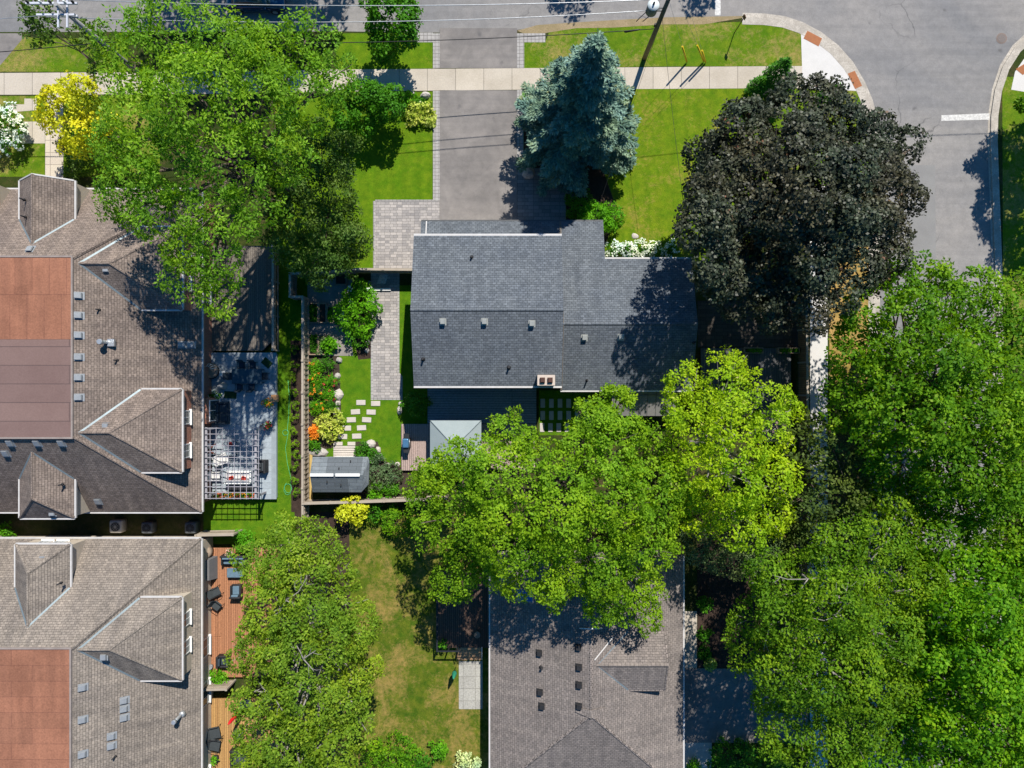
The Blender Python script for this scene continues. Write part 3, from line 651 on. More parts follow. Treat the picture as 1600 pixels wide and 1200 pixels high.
w.poly([V(12.59, -.05, 2.8), V(12.59, 8.7, 2.8), V(12.59, 8.7, 3.85), V(12.59, 4.2, 5.38), V(12.59, -.05, 3.9)])
w.build('gable', STUCG, h)
edge_trim(h, [(-6.7, 12, 3), (6.72, 12, 3)], m=mat('dark_gutter', (.10, .105, .11), None, 3, .5), off=Vector((0, 1, 0)))
edge_trim(h, [(6.72, 9.05, zw(9.05)), (13.0, 9.05, zw(9.05))], off=Vector((0, 1, 0))); edge_trim(h, [(3.5, -.45, BZ), (13.0, -.45, BZ)], off=Vector((0, -1, 0)))
valley(h, [V(-6.3, 12, 3.02), V(-6.3, 10.0, zw(10) + .02)], TRIM, .07, 'flashing', .03)
ridge_cap(h, [(V(3.5, 4.2, RZ), V(13.0, 4.2, RZ))], SHC)
valley(h, [V(3.56, 12, 3.02), V(3.56, 4.2, RZ + .02), V(3.56, -.45, BZ + .02)], mat('tan_flashing', (.16, .14, .12), None, 2, .8), .14, 'flashing', .02)
for (x, y) in ((692, 503), (757, 503), (831, 506)): slope_box_vent(h, x, y, zfH, m=mat('vent_pale', (.42, .43, .40), (.34, .35, .33), 6, .6), s=.36, h=.30)
for (x, y) in ((913, 528), (970, 527)): slope_box_vent(h, x, y, zfW, m=mat('vent_pale', (.42, .43, .40), (.34, .35, .33), 6, .6), s=.36, h=.30)
for (x, y) in ((737, 402), (661, 561), (795, 574)): pipe_vent(h, x, y, zfH, r=.07, h=.35)
for (x, y) in ((917, 594), (1084, 535)): pipe_vent(h, x, y, zfW, r=.06, h=.5)
b = MB(); c = P(853.5, 594, 6.9); b.box((c.x, c.y, 5.9), (1.2, .72, 2.0)); ch = b.build('chimney', mat('chimney_cap', (.60, .50, .42), (.50, .42, .36), 3, .8), h)
b = MB()
for dx in (-.26, .26): b.box((c.x + dx, c.y, 6.98), (.34, .36, .16)); b.box((c.x + dx, c.y, 7.1), (.24, .26, .08))
b.build('flue', mat('flue_rust', (.05, .03, .025), (.09, .04, .03), 8, .8), ch)
# porch metal roof at the back
r = MB(); a = P(957, 600, 3.6); d = P(1040, 650, 3.2)
r.roof([[V(a.x, -.4, 3.55), V(12.0, -.4, 3.55), V(12.0, d.y, 3.1), V(a.x, d.y, 3.1)]], .12); r.build('metal_roof', METR, h)
b = MB()
for x in (a.x + .1, 9.8, 11.9): b.box((x, d.y + .15, 1.5), (.14, .14, 3.0))
b.build('porch_post', STUCG, h)
# garage door, front door, windows of the lower storeys
for x0 in (-5.8, -2.4):
    b = MB(); b.box((x0 + 1.5, 11.63, 1.2), (2.9, .08, 2.3)); gd = b.build('garage_door', WHITE, h)
    b = MB(); [b.box((x0 + .55 + k * .63, 11.69, 1.95), (.45, .03, .3)) for k in range(4)]; b.build('pane', GLASS, gd)
b = MB(); b.box((2.2, 11.63, 1.15), (1.0, .08, 2.1)); fd = b.build('front_door', mat('door_black', (.03, .03, .035), None, 3, .4), h); b = MB(); b.tube([(2.55, 11.70, 1.05), (2.55, 11.73, 1.25)], .02, 6); b.build('handle', GALV, fd)
for c, f, ww, wh, pn in (((8, 8.72, 1.7), (0, 1, 0), 1.8, 1.4, 2), ((11, 8.72, 1.7), (0, 1, 0), 1.4, 1.4, 2), ((-4, .23, 1.4), (0, -1, 0), 2.4, 2.0, 2), ((0, .23, 1.4), (0, -1, 0), 2.0, 2.0, 2), ((-4, .23, 4.1), (0, -1, 0), 1.5, 1.3, 2), ((0, .23, 4.1), (0, -1, 0), 1.5, 1.3, 2), ((12.62, 3, 1.6), (1, 0, 0), 1.2, 1.2, 2), ((-6.32, 3, 3.9), (-1, 0, 0), 1.0, 1.2, 1), ((5, -.07, 1.5), (0, -1, 0), 2.0, 1.9, 3)):
    wo, info = window(h, c, ww, wh, f, pn); pane(wo, info, ww, wh)
# ------------------------------------------------------------------ bungalow at the bottom
h = root('bungalow', (5.5, -22, 0), 'taupe shingled bungalow with a vertical ridge below the big maple', 'house')
x0, x1, xr, zr, ze = -1.6, 12.62, 5.5, 5.8, 3.0; yt, yr2 = -12.6, -23.1
yb = yr2 - 7.1
w = MB(); w.prism([(x0 + .45, yb + .5), (x1 - .45, yb + .5), (x1 - .45, yt - .4), (x0 + .45, yt - .4)], 0, 2.95); w.build('wall', STUC, h)
r = MB()
r.roof([[V(x0, yt, ze), V(x0, yb, ze), V(xr, yr2, zr), V(xr, yt, zr)], [V(x1, yt, ze), V(x1, yb, ze), V(xr, yr2, zr), V(xr, yt, zr)], [V(x0, yb, ze), V(x1, yb, ze), V(xr, yr2, zr)]], .16)
r.build('roof', SHB, h)
w = MB(); w.poly([V(x0 + .45, yt - .4, 2.9), V(x1 - .45, yt - .4, 2.9), V(xr, yt - .4, 5.6)]); w.build('gable', STUC, h)
kx = (zr - ze) / (x1 - xr)
def zfC(x, y): return min(zr - kx * abs(x - xr), ze + (zr - ze) / 7.1 * (y - yb))
edge_trim(h, [(x0, yb, ze), (x0, yt, ze)], off=Vector((-1, 0, 0))); edge_trim(h, [(x1, yb, ze), (x1, yt, ze)], off=Vector((1, 0, 0)))
CAPB = brick('ridge_shingle', (.27, .23, .21), (.19, .165, .15), (.08, .07, .065), .3, .3, .03, .5, big=(.9, .9, .9))
ridge_cap(h, [(V(xr, yt, zr), V(xr, yr2, zr)), (V(xr, yr2, zr), V(x0, yb, ze)), (V(xr, yr2, zr), V(x1, yb, ze))], CAPB, w=.3)
# small gablet lip where the ridge ends
r = MB(); r.roof([[V(xr, yr2 + .4, zr + .10), V(xr, yr2 - .15, zr + .12), V(xr - 1.05, yr2 + .10, zr - kx * 1.05 + .10), V(xr - 1.05, yr2 + .4, zr - kx * 1.05 + .06)], [V(xr, yr2 + .4, zr + .10), V(xr, yr2 - .15, zr + .12), V(xr + 1.05, yr2 + .10, zr - kx * 1.05 + .10), V(xr + 1.05, yr2 + .4, zr - kx * 1.05 + .06)]], .1); r.build('gablet', SHB, h)
yc = P(0, 1040, 5.6).y
dormer(h, (xr, yc), (1, 0), .35, 2.75, 5.4, 5.4, 2.1, 5.62, 4.70, 3.2, SHB, STUC, [(-.6, 4.3, .7, .6), (.6, 4.3, .7, .6)], hip=False, over=.25, tm=CAPB)
for (x, y) in ((842, 1020), (843, 1081), (846, 1103), (903, 1011), (904, 1042), (904, 1070), (904, 1103)): slope_box_vent(h, x, y, zfC, m=BLK, s=.36, h=.28)
pipe_vent(h, 846, 1043, zfC, r=.08, h=.35); pipe_vent(h, 1024, 968, zfC, r=.05, h=.5)
p = onplane(820, 930, zfC); b = MB(); kk = kx
def q2(x, y, dz): return Vector((p.x + x, p.y + y, p.z + kx * x + dz))
b.hexa([q2(-.6, -.45, -.05), q2(.6, -.45, -.05), q2(.6, .45, -.05), q2(-.6, .45, -.05)], [q2(-.6, -.45, .1), q2(.6, -.45, .1), q2(.6, .45, .1), q2(-.6, .45, .1)]); sk = b.build('skylight', mat('skylight_frame', (.30, .33, .36), None, 3, .4), h)
b = MB(); b.hexa([q2(-.52, -.37, .06), q2(.52, -.37, .06), q2(.52, .37, .06), q2(-.52, .37, .06)], [q2(-.5, -.35, .125), q2(.5, -.35, .125), q2(.5, .35, .125), q2(-.5, .35, .125)]); b.build('pane', mat('skylight_blue', (.03, .14, .42), (.03, .12, .38), 1, .15, fine=0), sk)
# white conduit lying on the shingles
b = MB(); pts = [onplane(x, y, zfC) + V(0, 0, .07) for x, y in ((905, 981), (923, 982), (941, 981))]; b.tube(pts, .045, 6); b.build('roof_conduit', WHITE, h)
valley(h, [onplane(929, 1031, zfC), onplane(958, 995, zfC)], TRIM, .07, 'flashing', .05)
for c, f, ww, wh, pn in (((x0 + .44, -20, 1.5), (-1, 0, 0), 1.4, 1.1, 2), ((x0 + .44, -26, 1.5), (-1, 0, 0), 1.6, 1.1, 2), ((x1 - .44, -20, 1.5), (1, 0, 0), 1.8, 1.3, 2), ((x1 - .44, -26.5, 1.5), (1, 0, 0), 1.8, 1.3, 2)):
    wo, info = window(h, c, ww, wh, f, pn); pane(wo, info, ww, wh)
b = MB(); b.box((x1 - .42, -24.0, 1.1), (.07, .95, 2.05)); dd = b.build('front_door', mat('door_brown', (.12, .06, .035), None, 3, .4), h); b = MB(); b.tube([(x1 - .36, -23.65, 1.0), (x1 - .36, -23.65, 1.2)], .02, 6); b.build('handle', GALV, dd)
# ------------------------------------------------------------------ foliage
def unit(a): return a / np.maximum(np.linalg.norm(a, axis=-1, keepdims=True), 1e-9)
def leaf_mesh(name, C, Nn, k, rc, L, W, rng, m, parent, up=.5, flat=.55, tmul=.55, droop=0.0, ctint=None, base=None, jit=.6):
    """C cluster centres, Nn outward directions, k leaves per cluster; every leaf its own kite-shaped face"""
    n = len(C); Z = np.array([0, 0, 1.0])
    if ctint is None: ctint = rng.random(n)
    Ci = np.repeat(C, k, 0); Ni = np.repeat(Nn, k, 0); ct = np.repeat(ctint, k); M_ = n * k
    d = unit(rng.normal(size=(M_, 3))) * (rng.random((M_, 1)) ** .45)
    dn = (d * Ni).sum(1, keepdims=True)
    rr = rc if np.isscalar(rc) else np.repeat(rc, k)[:, None]
    off = (d - Ni * dn) + Ni * dn * flat
    p = Ci + off * rr - Ni * ((d - Ni * dn) ** 2).sum(1, keepdims=True) * rr * .35
    nr = unit(Ni * .85 + Z * up * .7 + rng.normal(size=(M_, 3)) * jit * .8)
    t = off + rng.normal(size=(M_, 3)) * .45; t[:, 2] -= droop
    t = unit(t - nr * (t * nr).sum(1, keepdims=True)); b = np.cross(nr, t)
    s = (0.7 + .6 * rng.random((M_, 1)))
    l = L * s; wd = W * s * .5
    v = np.stack([p, p + t * l * .45 + b * wd, p + t * l, p + t * l * .45 - b * wd], 1).reshape(-1, 3)
    tint = np.clip(ct * tmul + rng.random(M_) * (1 - tmul), 0, 1)
    base = np.array(wloc(parent)) if parent is not None else np.zeros(3)
    v = (v - base).astype(np.float32)
    me = bpy.data.meshes.new(name); me.vertices.add(len(v)); me.vertices.foreach_set('co', v.ravel())
    me.loops.add(len(v)); me.loops.foreach_set('vertex_index', np.arange(len(v), dtype=np.int32))
    me.polygons.add(M_); me.polygons.foreach_set('loop_start', np.arange(0, len(v), 4, dtype=np.int32)); me.polygons.foreach_set('loop_total', np.full(M_, 4, np.int32))
    at = me.attributes.new('tint', 'FLOAT', 'POINT'); at.data.foreach_set('value', np.repeat(tint, 4).astype(np.float32))
    me.update(calc_edges=True); me.materials.append(m)
    o = bpy.data.objects.new(name, me); COL.objects.link(o); o.parent = parent
    return o
def puff_points(lobes, rng, puffs=10, pr=(.34, .52), sq=.8, dens=1.0, spacing=.55, low=-.35, ragged=.2, spray=.45):
    """lobes: (centre, radius). Every lobe carries smaller puffs; cluster centres lie on the puffs' outsides"""
    P_, R_ = [], []
    for c, r in lobes:
        c = np.array(c); m = max(4, int(puffs * (r / 2.2) ** 1.1))
        d = unit(rng.normal(size=(m * 2, 3))); d = d[d[:, 2] > low][:m]
        q = c + d * np.array([1, 1, sq]) * r * (.62 + ragged * rng.random((len(d), 1)))
        P_.append(q); R_.append(r * (pr[0] + (pr[1] - pr[0]) * rng.random(len(d))))
        P_.append(c[None]); R_.append(np.array([r * .7]))
    P_ = np.concatenate(P_); R_ = np.concatenate(R_)
    C, N, T = [], [], []
    for i in range(len(P_)):
        m = max(4, int(dens * 4 * math.pi * R_[i] ** 2 / spacing ** 2 * .62))
        d = unit(rng.normal(size=(m, 3))); keep = d[:, 2] > low - .25 * rng.random(m); d = d[keep]
        q = P_[i] + d * np.array([1, 1, sq]) * R_[i] * (1 + spray * (rng.random((len(d), 1)) ** 1.5 - .45))
        inside = np.zeros(len(q), bool)
        for j in range(len(P_)):
            if j != i:
                e = (q - P_[j]) / np.array([1, 1, sq]); inside |= (e * e).sum(1) < (R_[j] * .78) ** 2
        q = q[~inside]; d = d[~inside]
        C.append(q); N.append(d); T.append(np.full(len(q), rng.random()) * .5 + rng.random(len(q)) * .5)
    return np.concatenate(C), np.concatenate(N), np.concatenate(T), P_, R_
BARK = mat('bark', (.16, .125, .10), (.09, .07, .055), 4, .95, .02, fine=20)
BARKP = mat('bark_pale', (.36, .33, .30), (.20, .185, .165), 4, .9, .01, fine=20)
def limb(b, p, q, r0, r1, rnd, sag=0.0, n=6):
    p = Vector(p); q = Vector(q); mid = (p + q) / 2 + Vector((rnd.uniform(-.1, .1), rnd.uniform(-.1, .1), sag)) * (q - p).length
    b.tube([p, p * .6 + mid * .42 - q * .02, mid, q * .6 + mid * .4, q], [r0, r0 * .75 + r1 * .25, (r0 + r1) / 2, r0 * .25 + r1 * .75, r1], n)
def tree(label, base, lobes, m, seed, k=12, rc=.42, L=.26, W=.19, puffs=10, dens=1.0, spacing=.55, bark=BARK, trunk_r=.28, group=None, name='tree', cat='tree', low=-.35, up=.5, droop=0.0, tw=3, sq=.8, pr=(.34, .52), ragged=.2, jit=.6, flowers=None, spray=.45, bare=()):
    """base (px,py) of the trunk on the ground; lobes (px,py,radius px, z)"""
    rng = np.random.default_rng(seed); rnd = random.Random(seed)
    b0 = P(base[0], base[1], .1)
    R = root(name, b0, label, cat, group)
    LB = []
    for (x, y, r, z) in lobes:
        c = P(x, y, z); LB.append((tuple(c), r / 20 * (1 - z / H)))
    C, N, T, PP, RR = puff_points(LB, rng, puffs, pr, sq, dens, spacing, low, ragged, spray)
    C[:, 2] = np.maximum(C[:, 2], .25)
    leaf_mesh('crown', C, N, k, rc, L, W, rng, m, R, up=up, droop=droop, ctint=T, jit=jit)
    cz = sum(l[0][2] for l in LB) / len(LB); cx = sum(l[0][0] for l in LB) / len(LB); cy = sum(l[0][1] for l in LB) / len(LB)
    b = MB(); fork = Vector((b0.x * .7 + cx * .3, b0.y * .7 + cy * .3, max(.5, cz * .42)))
    b.tube([b0 - Vector((0, 0, .2)), b0 + Vector((0, 0, .3)), b0.lerp(fork, .55), fork], [trunk_r * 1.5, trunk_r * 1.1, trunk_r * .9, trunk_r * .8], 10)
    top = Vector((cx, cy, cz * .8)); limb(b, fork, top, trunk_r * .7, trunk_r * .35, rnd)
    for c, r in LB:
        c = Vector(c); st = fork.lerp(top, rnd.random() * .8); e = c + Vector((0, 0, r * .1))
        limb(b, st, e, trunk_r * .42, trunk_r * .16, rnd, .04)
        for t in range(tw):
            a = rnd.uniform(0, 6.28); ee = c + Vector((math.cos(a) * r * .8, math.sin(a) * r * .8, r * rnd.uniform(-.1, .55)))
            s0 = st.lerp(e, rnd.uniform(.5, 1)); limb(b, s0, ee, trunk_r * .16, .012, rnd, .03, 4)
    for (x, y, z, nb) in bare:
        o_ = P(x, y, z); a0 = rnd.uniform(0, 6.28)
        for t in range(nb):
            a = a0 + t * 6.283 / nb * rnd.uniform(.5, .8); L_ = rnd.uniform(.9, 2.0); e_ = o_ + Vector((math.cos(a) * L_, math.sin(a) * L_, rnd.uniform(-.5, .25)))
            limb(b, o_ - Vector((0, 0, .9)), o_, .05, .04, rnd); limb(b, o_, e_, .045, .015, rnd, .05, 5)
            for u in (.45, .75): a2 = a + rnd.choice((-.7, .7)); s_ = o_.lerp(e_, u); limb(b, s_, s_ + Vector((math.cos(a2) * .6, math.sin(a2) * .6, .1)), .02, .008, rnd, .05, 4)
    b.build('trunk', bark, R)
    if flowers:
        fm, cnt, sz = flowers; idx = rng.choice(len(C), min(cnt, len(C)), replace=False)
        idx = idx[np.argsort(-C[idx, 2])]
        leaf_mesh('blossom', C[idx] + N[idx] * rc * .9, N[idx], 9, sz, sz * .8, sz * .8, rng, fm, R, up=1.2, jit=.35)
    return R
def auto(cx, cy, rx, ry, ztop, zedge, n, seed, r0=.36, extra=()):
    """lobes of a domed crown filling an ellipse given in photo px"""
    rnd = random.Random(seed); out = [(cx, cy, min(rx, ry) * r0 * 1.25, ztop - .9)]; pts = [(cx, cy)]
    tries = 0
    while len(out) < n and tries < 4000:
        tries += 1; a = rnd.uniform(0, 6.283); d = rnd.random() ** .5 * .92
        x = cx + math.cos(a) * rx * d * .76; y = cy + math.sin(a) * ry * d * .76; r = min(rx, ry) * rnd.uniform(r0 * .78, r0 * 1.12)
        if any(math.hypot(x - q[0], y - q[1]) < min(rx, ry) * r0 * .78 for q in pts): continue
        z = zedge + (ztop - zedge) * (1 - d * d) - r / 20 * .45 + rnd.uniform(-.6, .6)
        pts.append((x, y)); out.append((x, y, r, max(z, 1.0)))
    return out + list(extra)
G = lambda *a: a
LF_ASH = leaf_mat('leaf_ash', (.040, .104, .009), (.138, .285, .018), (.280, .455, .042), (.40, .40, .14), .42)
LF_MAPLE = leaf_mat('leaf_maple', (.046, .118, .008), (.172, .318, .014), (.340, .485, .030), None, .42)
LF_LIME = leaf_mat('leaf_lime', (.090, .180, .010), (.260, .410, .012), (.440, .570, .025), (.50, .44, .20), .42)
LF_MID = leaf_mat('leaf_mid', (.028, .088, .005), (.092, .215, .009), (.205, .355, .016), (.32, .40, .05), .40)
LF_DULL = leaf_mat('leaf_dull', (.026, .050, .012), (.070, .105, .020), (.120, .165, .035), (.20, .13, .06), .25)
LF_BIRCH = leaf_mat('leaf_birch', (.032, .088, .007), (.108, .218, .010), (.235, .365, .020), (.36, .38, .06), .40)
LF_EMER = leaf_mat('leaf_emerald', (.028, .105, .005), (.098, .250, .008), (.225, .405, .014), (.42, .44, .04), .40)
LF_OLIVE = leaf_mat('leaf_olive', (.060, .120, .012), (.160, .262, .020), (.315, .410, .040), (.42, .38, .14), .40)
LF_DARK = leaf_mat('leaf_darkmaple', (.014, .017, .011), (.038, .047, .027), (.095, .110, .064), (.20, .08, .05), .15, .30, .5, patch=(1.16, .92, .82), pscale=.22)
LF_GREY = leaf_mat('leaf_greygreen', (.045, .080, .030), (.105, .155, .065), (.185, .245, .120), None, .25)
LF_SERV = leaf_mat('leaf_serviceberry', (.022, .060, .008), (.065, .125, .016), (.150, .225, .055), (.28, .30, .16), .28)
LF_YEL = leaf_mat('leaf_yellow', (.26, .25, .006), (.60, .56, .015), (.80, .75, .08), None, .3)
LF_GOLD = leaf_mat('leaf_gold', (.28, .28, .008), (.60, .57, .018), (.80, .76, .08), None, .3)
LF_BUSH = leaf_mat('leaf_bush', (.022, .085, .006), (.060, .200, .010), (.110, .300, .018), None, .3)
LF_VIV = leaf_mat('leaf_vivid', (.040, .150, .006), (.110, .320, .010), (.180, .430, .020), None, .35)
LF_HOSTA = leaf_mat('leaf_hosta', (.12, .22, .02), (.34, .42, .06), (.58, .60, .20), (.70, .70, .45), .25)
LF_CEDAR = leaf_mat('leaf_cedar', (.012, .060, .004), (.035, .150, .006), (.080, .240, .010), None, .15, .2)
LF_SPRUCE = leaf_mat('needle_spruce', (.045, .090, .072), (.115, .190, .160), (.270, .375, .325), (.26, .26, .13), .10, .15, .7)
PET_W = leaf_mat('petal_white', (.70, .70, .62), (.82, .82, .78), (.86, .86, .84), None, .2)
PET_O = leaf_mat('petal_orange', (.62, .16, .02), (.75, .26, .03), (.80, .40, .06), None, .2)
PET_R = leaf_mat('petal_red', (.45, .02, .04), (.60, .03, .06), (.70, .12, .12), None, .2)
PET_P = leaf_mat('petal_pink', (.70, .30, .26), (.80, .42, .36), (.85, .60, .5), None, .2)
# ------------------------------------------------------------------ trees
ash = [(210, 90, 62, 12), (275, 45, 60, 12.5), (345, 70, 70, 13.5), (430, 85, 55, 12), (480, 65, 46, 11), (525, 120, 40, 9.5), (235, 180, 66, 13), (320, 160, 75, 15), (400, 180, 72, 14), (470, 150, 60, 11.5),
       (200, 275, 55, 11.5), (270, 255, 62, 13.5), (350, 260, 65, 14), (190, 325, 36, 10.5), (255, 330, 52, 12), (300, 375, 50, 12), (345, 345, 52, 12.5), (405, 320, 46, 11.5), (290, 425, 40, 11), (335, 470, 36, 10.5), (345, 410, 42, 11.5), (440, 240, 55, 11.5), (375, 120, 60, 14.5), (170, 215, 36, 10)]
ash = [(x, y, r, z + (2.6 if y > 290 and x > 320 else 1.2)) for x, y, r, z in ash]
tree('huge bright green ash tree spreading over the brown townhouse roof, left of the driveway', (455, 290), ash, LF_ASH, 1, k=24, rc=.44, L=.22, W=.105, trunk_r=.42, dens=.92, droop=.35, spacing=.56, pr=(.28, .46), puffs=13)
tree('dark serviceberry tree in the shade right of the huge ash, above the garden gate', (520, 345), [(505, 230, 40, 6.5), (545, 225, 22, 6), (480, 290, 48, 6), (530, 305, 34, 5.5), (500, 345, 42, 5.5), (545, 370, 34, 5), (490, 400, 42, 5), (455, 380, 36, 5), (535, 405, 28, 4.5), (545, 330, 26, 5), (565, 385, 22, 4), (455, 330, 40, 4.5), (470, 350, 40, 5), (520, 270, 34, 5.5), (450, 270, 40, 5), (500, 425, 26, 4)], LF_SERV, 2, k=20, rc=.36, L=.19, W=.12, dens=1.5, trunk_r=.14, bark=BARK)
tree('small round green street tree beside the driveway apron at the street', (625, 62), [(608, 18, 38, 4.4), (632, 36, 28, 4), (592, 40, 28, 3.8), (612, 55, 32, 3.4), (634, 56, 22, 3), (600, 72, 22, 2.6), (614, 84, 16, 2), (600, -5, 32, 4.4)], LF_BUSH, 3, dens=1.5, k=18, rc=.30, L=.20, W=.15, trunk_r=.08, spacing=.42)
tree('bushy green shrub beside the sidewalk left of the hosta bed', (598, 182), [(585, 155, 32, 2.8), (605, 162, 30, 2.8), (560, 150, 30, 2.4), (570, 180, 28, 2.4), (610, 175, 24, 2.2), (540, 175, 30, 2.2), (545, 195, 24, 1.6)], LF_BUSH, 4, dens=1.6, k=18, rc=.26, L=.17, W=.13, trunk_r=.06, spacing=.38, name='shrub', cat='shrub')
dm = auto(1262, 300, 188, 178, 14.5, 9.5, 24, 7, .30, extra=[(1420, 235, 30, 9), (1150, 200, 40, 10), (1285, 150, 34, 9.5), (1245, 160, 30, 9.5), (1105, 240, 36, 9), (1380, 400, 45, 9), (1230, 455, 40, 9), (1112, 370, 42, 12), (1120, 310, 44, 12.5), (1130, 250, 40, 7), (1112, 300, 36, 6.5), (1150, 420, 40, 10), (1200, 460, 40, 9.5), (1100, 350, 44, 13), (1112, 400, 40, 12.5), (1100, 330, 40, 10), (1125, 440, 34, 11), (1260, 475, 40, 9.5), (1320, 445, 38, 9.5), (1150, 465, 36, 9), (1205, 490, 32, 8.5)])
tree('big dark purple black maple at the street corner right of the grey house', (1205, 345), dm, LF_DARK, 5, k=20, rc=.36, L=.20, W=.16, trunk_r=.40, dens=1.2, spacing=.50, pr=(.34, .52), puffs=12)
mp = [(668, 752, 32, 6.5), (702, 722, 28, 7), (748, 706, 32, 8), (778, 672, 22, 8), (802, 650, 15, 8), (822, 682, 18, 8.5), (812, 700, 34, 8.5), (720, 745, 60, 9), (795, 740, 70, 11), (875, 738, 60, 11.5), (945, 690, 62, 10.5), (1000, 690, 50, 9), (960, 640, 34, 8), (925, 655, 34, 8), (870, 800, 75, 12), (790, 820, 70, 11), (950, 780, 75, 11.5), (1020, 760, 55, 9.5), (705, 820, 55, 9),
      (720, 880, 48, 8), (790, 880, 55, 9.5), (860, 880, 60, 10), (930, 870, 62, 10), (1000, 850, 58, 9), (940, 925, 42, 8.5), (1000, 920, 42, 8), (1010, 960, 30, 7.4), (960, 955, 26, 7.6), (700, 915, 30, 7), (1040, 800, 40, 8.5), (980, 616, 16, 7.5), (952, 612, 13, 7.5), (910, 638, 18, 8), (668, 785, 36, 7.5), (648, 765, 20, 6), (1035, 850, 30, 8), (870, 925, 30, 8)]
tree('large bright green maple between the grey house and the bungalow', (860, 770), mp, LF_MAPLE, 6, k=24, rc=.34, L=.175, W=.13, spray=.6, trunk_r=.42, spacing=.50, dens=.95, pr=(.28, .44), puffs=13)
lm = [(1080, 610, 44, 8), (1130, 600, 46, 9), (1150, 570, 28, 8), (1190, 625, 44, 9), (1090, 670, 52, 10), (1150, 680, 56, 11.5), (1210, 670, 42, 9.5), (1085, 740, 50, 10), (1145, 750, 58, 11.5), (1205, 745, 46, 10), (1090, 800, 42, 9), (1150, 815, 48, 10), (1200, 805, 36, 9), (1060, 640, 34, 8), (1235, 640, 22, 8)]
tree('yellow green lime coloured tree right of the large maple', (1080, 695), lm, LF_LIME, 7, k=18, rc=.36, L=.20, W=.12, trunk_r=.30, spacing=.50, pr=(.28, .44), puffs=13, bark=BARKP)
tree('small grey green tree under the lower edge of the lime coloured tree', (1130, 835), [(1110, 850, 38, 5.5), (1150, 850, 44, 6), (1195, 845, 36, 6), (1140, 880, 30, 5), (1085, 840, 30, 5), (1185, 875, 28, 5)], LF_GREY, 8, k=16, rc=.34, L=.18, W=.09, trunk_r=.16, spacing=.44)
rm_ = [(1400, 440, 45, 9), (1450, 430, 36, 8.5), (1360, 490, 46, 9), (1420, 500, 52, 11), (1490, 480, 46, 9.5), (1545, 490, 42, 9), (1330, 560, 44, 9), (1390, 570, 55, 12), (1460, 570, 62, 13), (1530, 570, 58, 12), (1590, 560, 44, 10), (1320, 630, 46, 9.5), (1380, 650, 55, 12), (1450, 650, 62, 13), (1530, 660, 60, 12.5), (1595, 640, 48, 11), (1480, 730, 55, 12), (1550, 740, 58, 12), (1600, 720, 45, 11), (1500, 800, 46, 10), (1570, 810, 46, 10), (1370, 710, 40, 10), (1425, 720, 44, 11), (1440, 770, 34, 10), (1410, 610, 50, 12), (1590, 840, 40, 10), (1530, 850, 30, 9), (1610, 790, 40, 10)]
rm_ += [(x, y, 46, 8 + (x + y) % 3) for x in range(1340, 1620, 62) for y in range(470, 860, 62) if not (1340 <= x < 1420 and y < 500) and not (x < 1370 and y > 640)]
tree('broad medium green street tree arching over the side street', (1340, 560), rm_, LF_MID, 9, k=18, rc=.44, L=.24, W=.15, trunk_r=.38, dens=1.0, spacing=.56, pr=(.3, .48), puffs=13)
tree('dull olive brown tree between the lime coloured tree and the birch', (1225, 735), [(1250, 690, 42, 8), (1300, 700, 48, 9), (1340, 730, 40, 9), (1260, 740, 46, 9), (1310, 770, 48, 9), (1250, 800, 44, 8), (1290, 840, 40, 8), (1235, 850, 32, 7), (1345, 780, 34, 8)], LF_DULL, 10, k=14, rc=.38, L=.22, W=.15, trunk_r=.26, spacing=.52)
bi = [(1250, 910, 50, 10), (1310, 880, 52, 11), (1370, 860, 50, 11), (1400, 800, 42, 10), (1420, 920, 48, 11), (1180, 960, 44, 9), (1240, 980, 58, 12), (1310, 960, 62, 13), (1380, 990, 56, 12), (1170, 1020, 38, 9), (1230, 1050, 55, 11.5), (1300, 1050, 62, 12.5), (1370, 1070, 55, 11.5), (1250, 1120, 50, 10), (1320, 1130, 55, 11), (1290, 1180, 48, 10), (1210, 1090, 36, 9), (1380, 1140, 40, 10), (1440, 860, 32, 9), (1345, 810, 34, 9.5)]
bi += [(1200, 900, 42, 10), (1340, 930, 40, 12), (1410, 1000, 36, 11)]
bi += [(x, y, 42, 8 + (x + y) % 3) for x in range(1220, 1430, 60) for y in range(900, 1190, 60)]
tree('tall birch with pale white branches showing through yellowish leaves', (1180, 930), bi, LF_BIRCH, 11, k=20, rc=.44, L=.20, W=.12, trunk_r=.30, bark=BARKP, dens=1.1, droop=.3, spacing=.54, tw=5, puffs=12, bare=((1262, 905, 12.1, 3), (1320, 940, 14.2, 4), (1205, 975, 11.1, 2)))
em = [(1480, 900, 46, 10), (1540, 890, 46, 10), (1590, 930, 46, 10.5), (1460, 960, 46, 11), (1520, 960, 60, 13), (1590, 1000, 56, 12.5), (1470, 1040, 55, 12), (1540, 1050, 62, 13.5), (1600, 1080, 50, 12), (1430, 1100, 48, 11), (1500, 1120, 60, 12.5), (1570, 1150, 56, 12.5), (1420, 1170, 46, 10.5), (1480, 1190, 50, 11), (1620, 1170, 50, 12), (1360, 1190, 40, 10), (1550, 1220, 50, 12), (1430, 1040, 44, 11), (1600, 870, 40, 10), (1440, 1000, 40, 10.5)]
em += [(x, y, 46, 8 + (x + y) % 3) for x in range(1440, 1640, 60) for y in range(900, 1230, 62)]
tree('vivid emerald green tree filling the bottom right corner', (1340, 930), em, LF_EMER, 12, k=18, rc=.42, L=.23, W=.16, trunk_r=.36, spacing=.54, pr=(.28, .46), puffs=13)
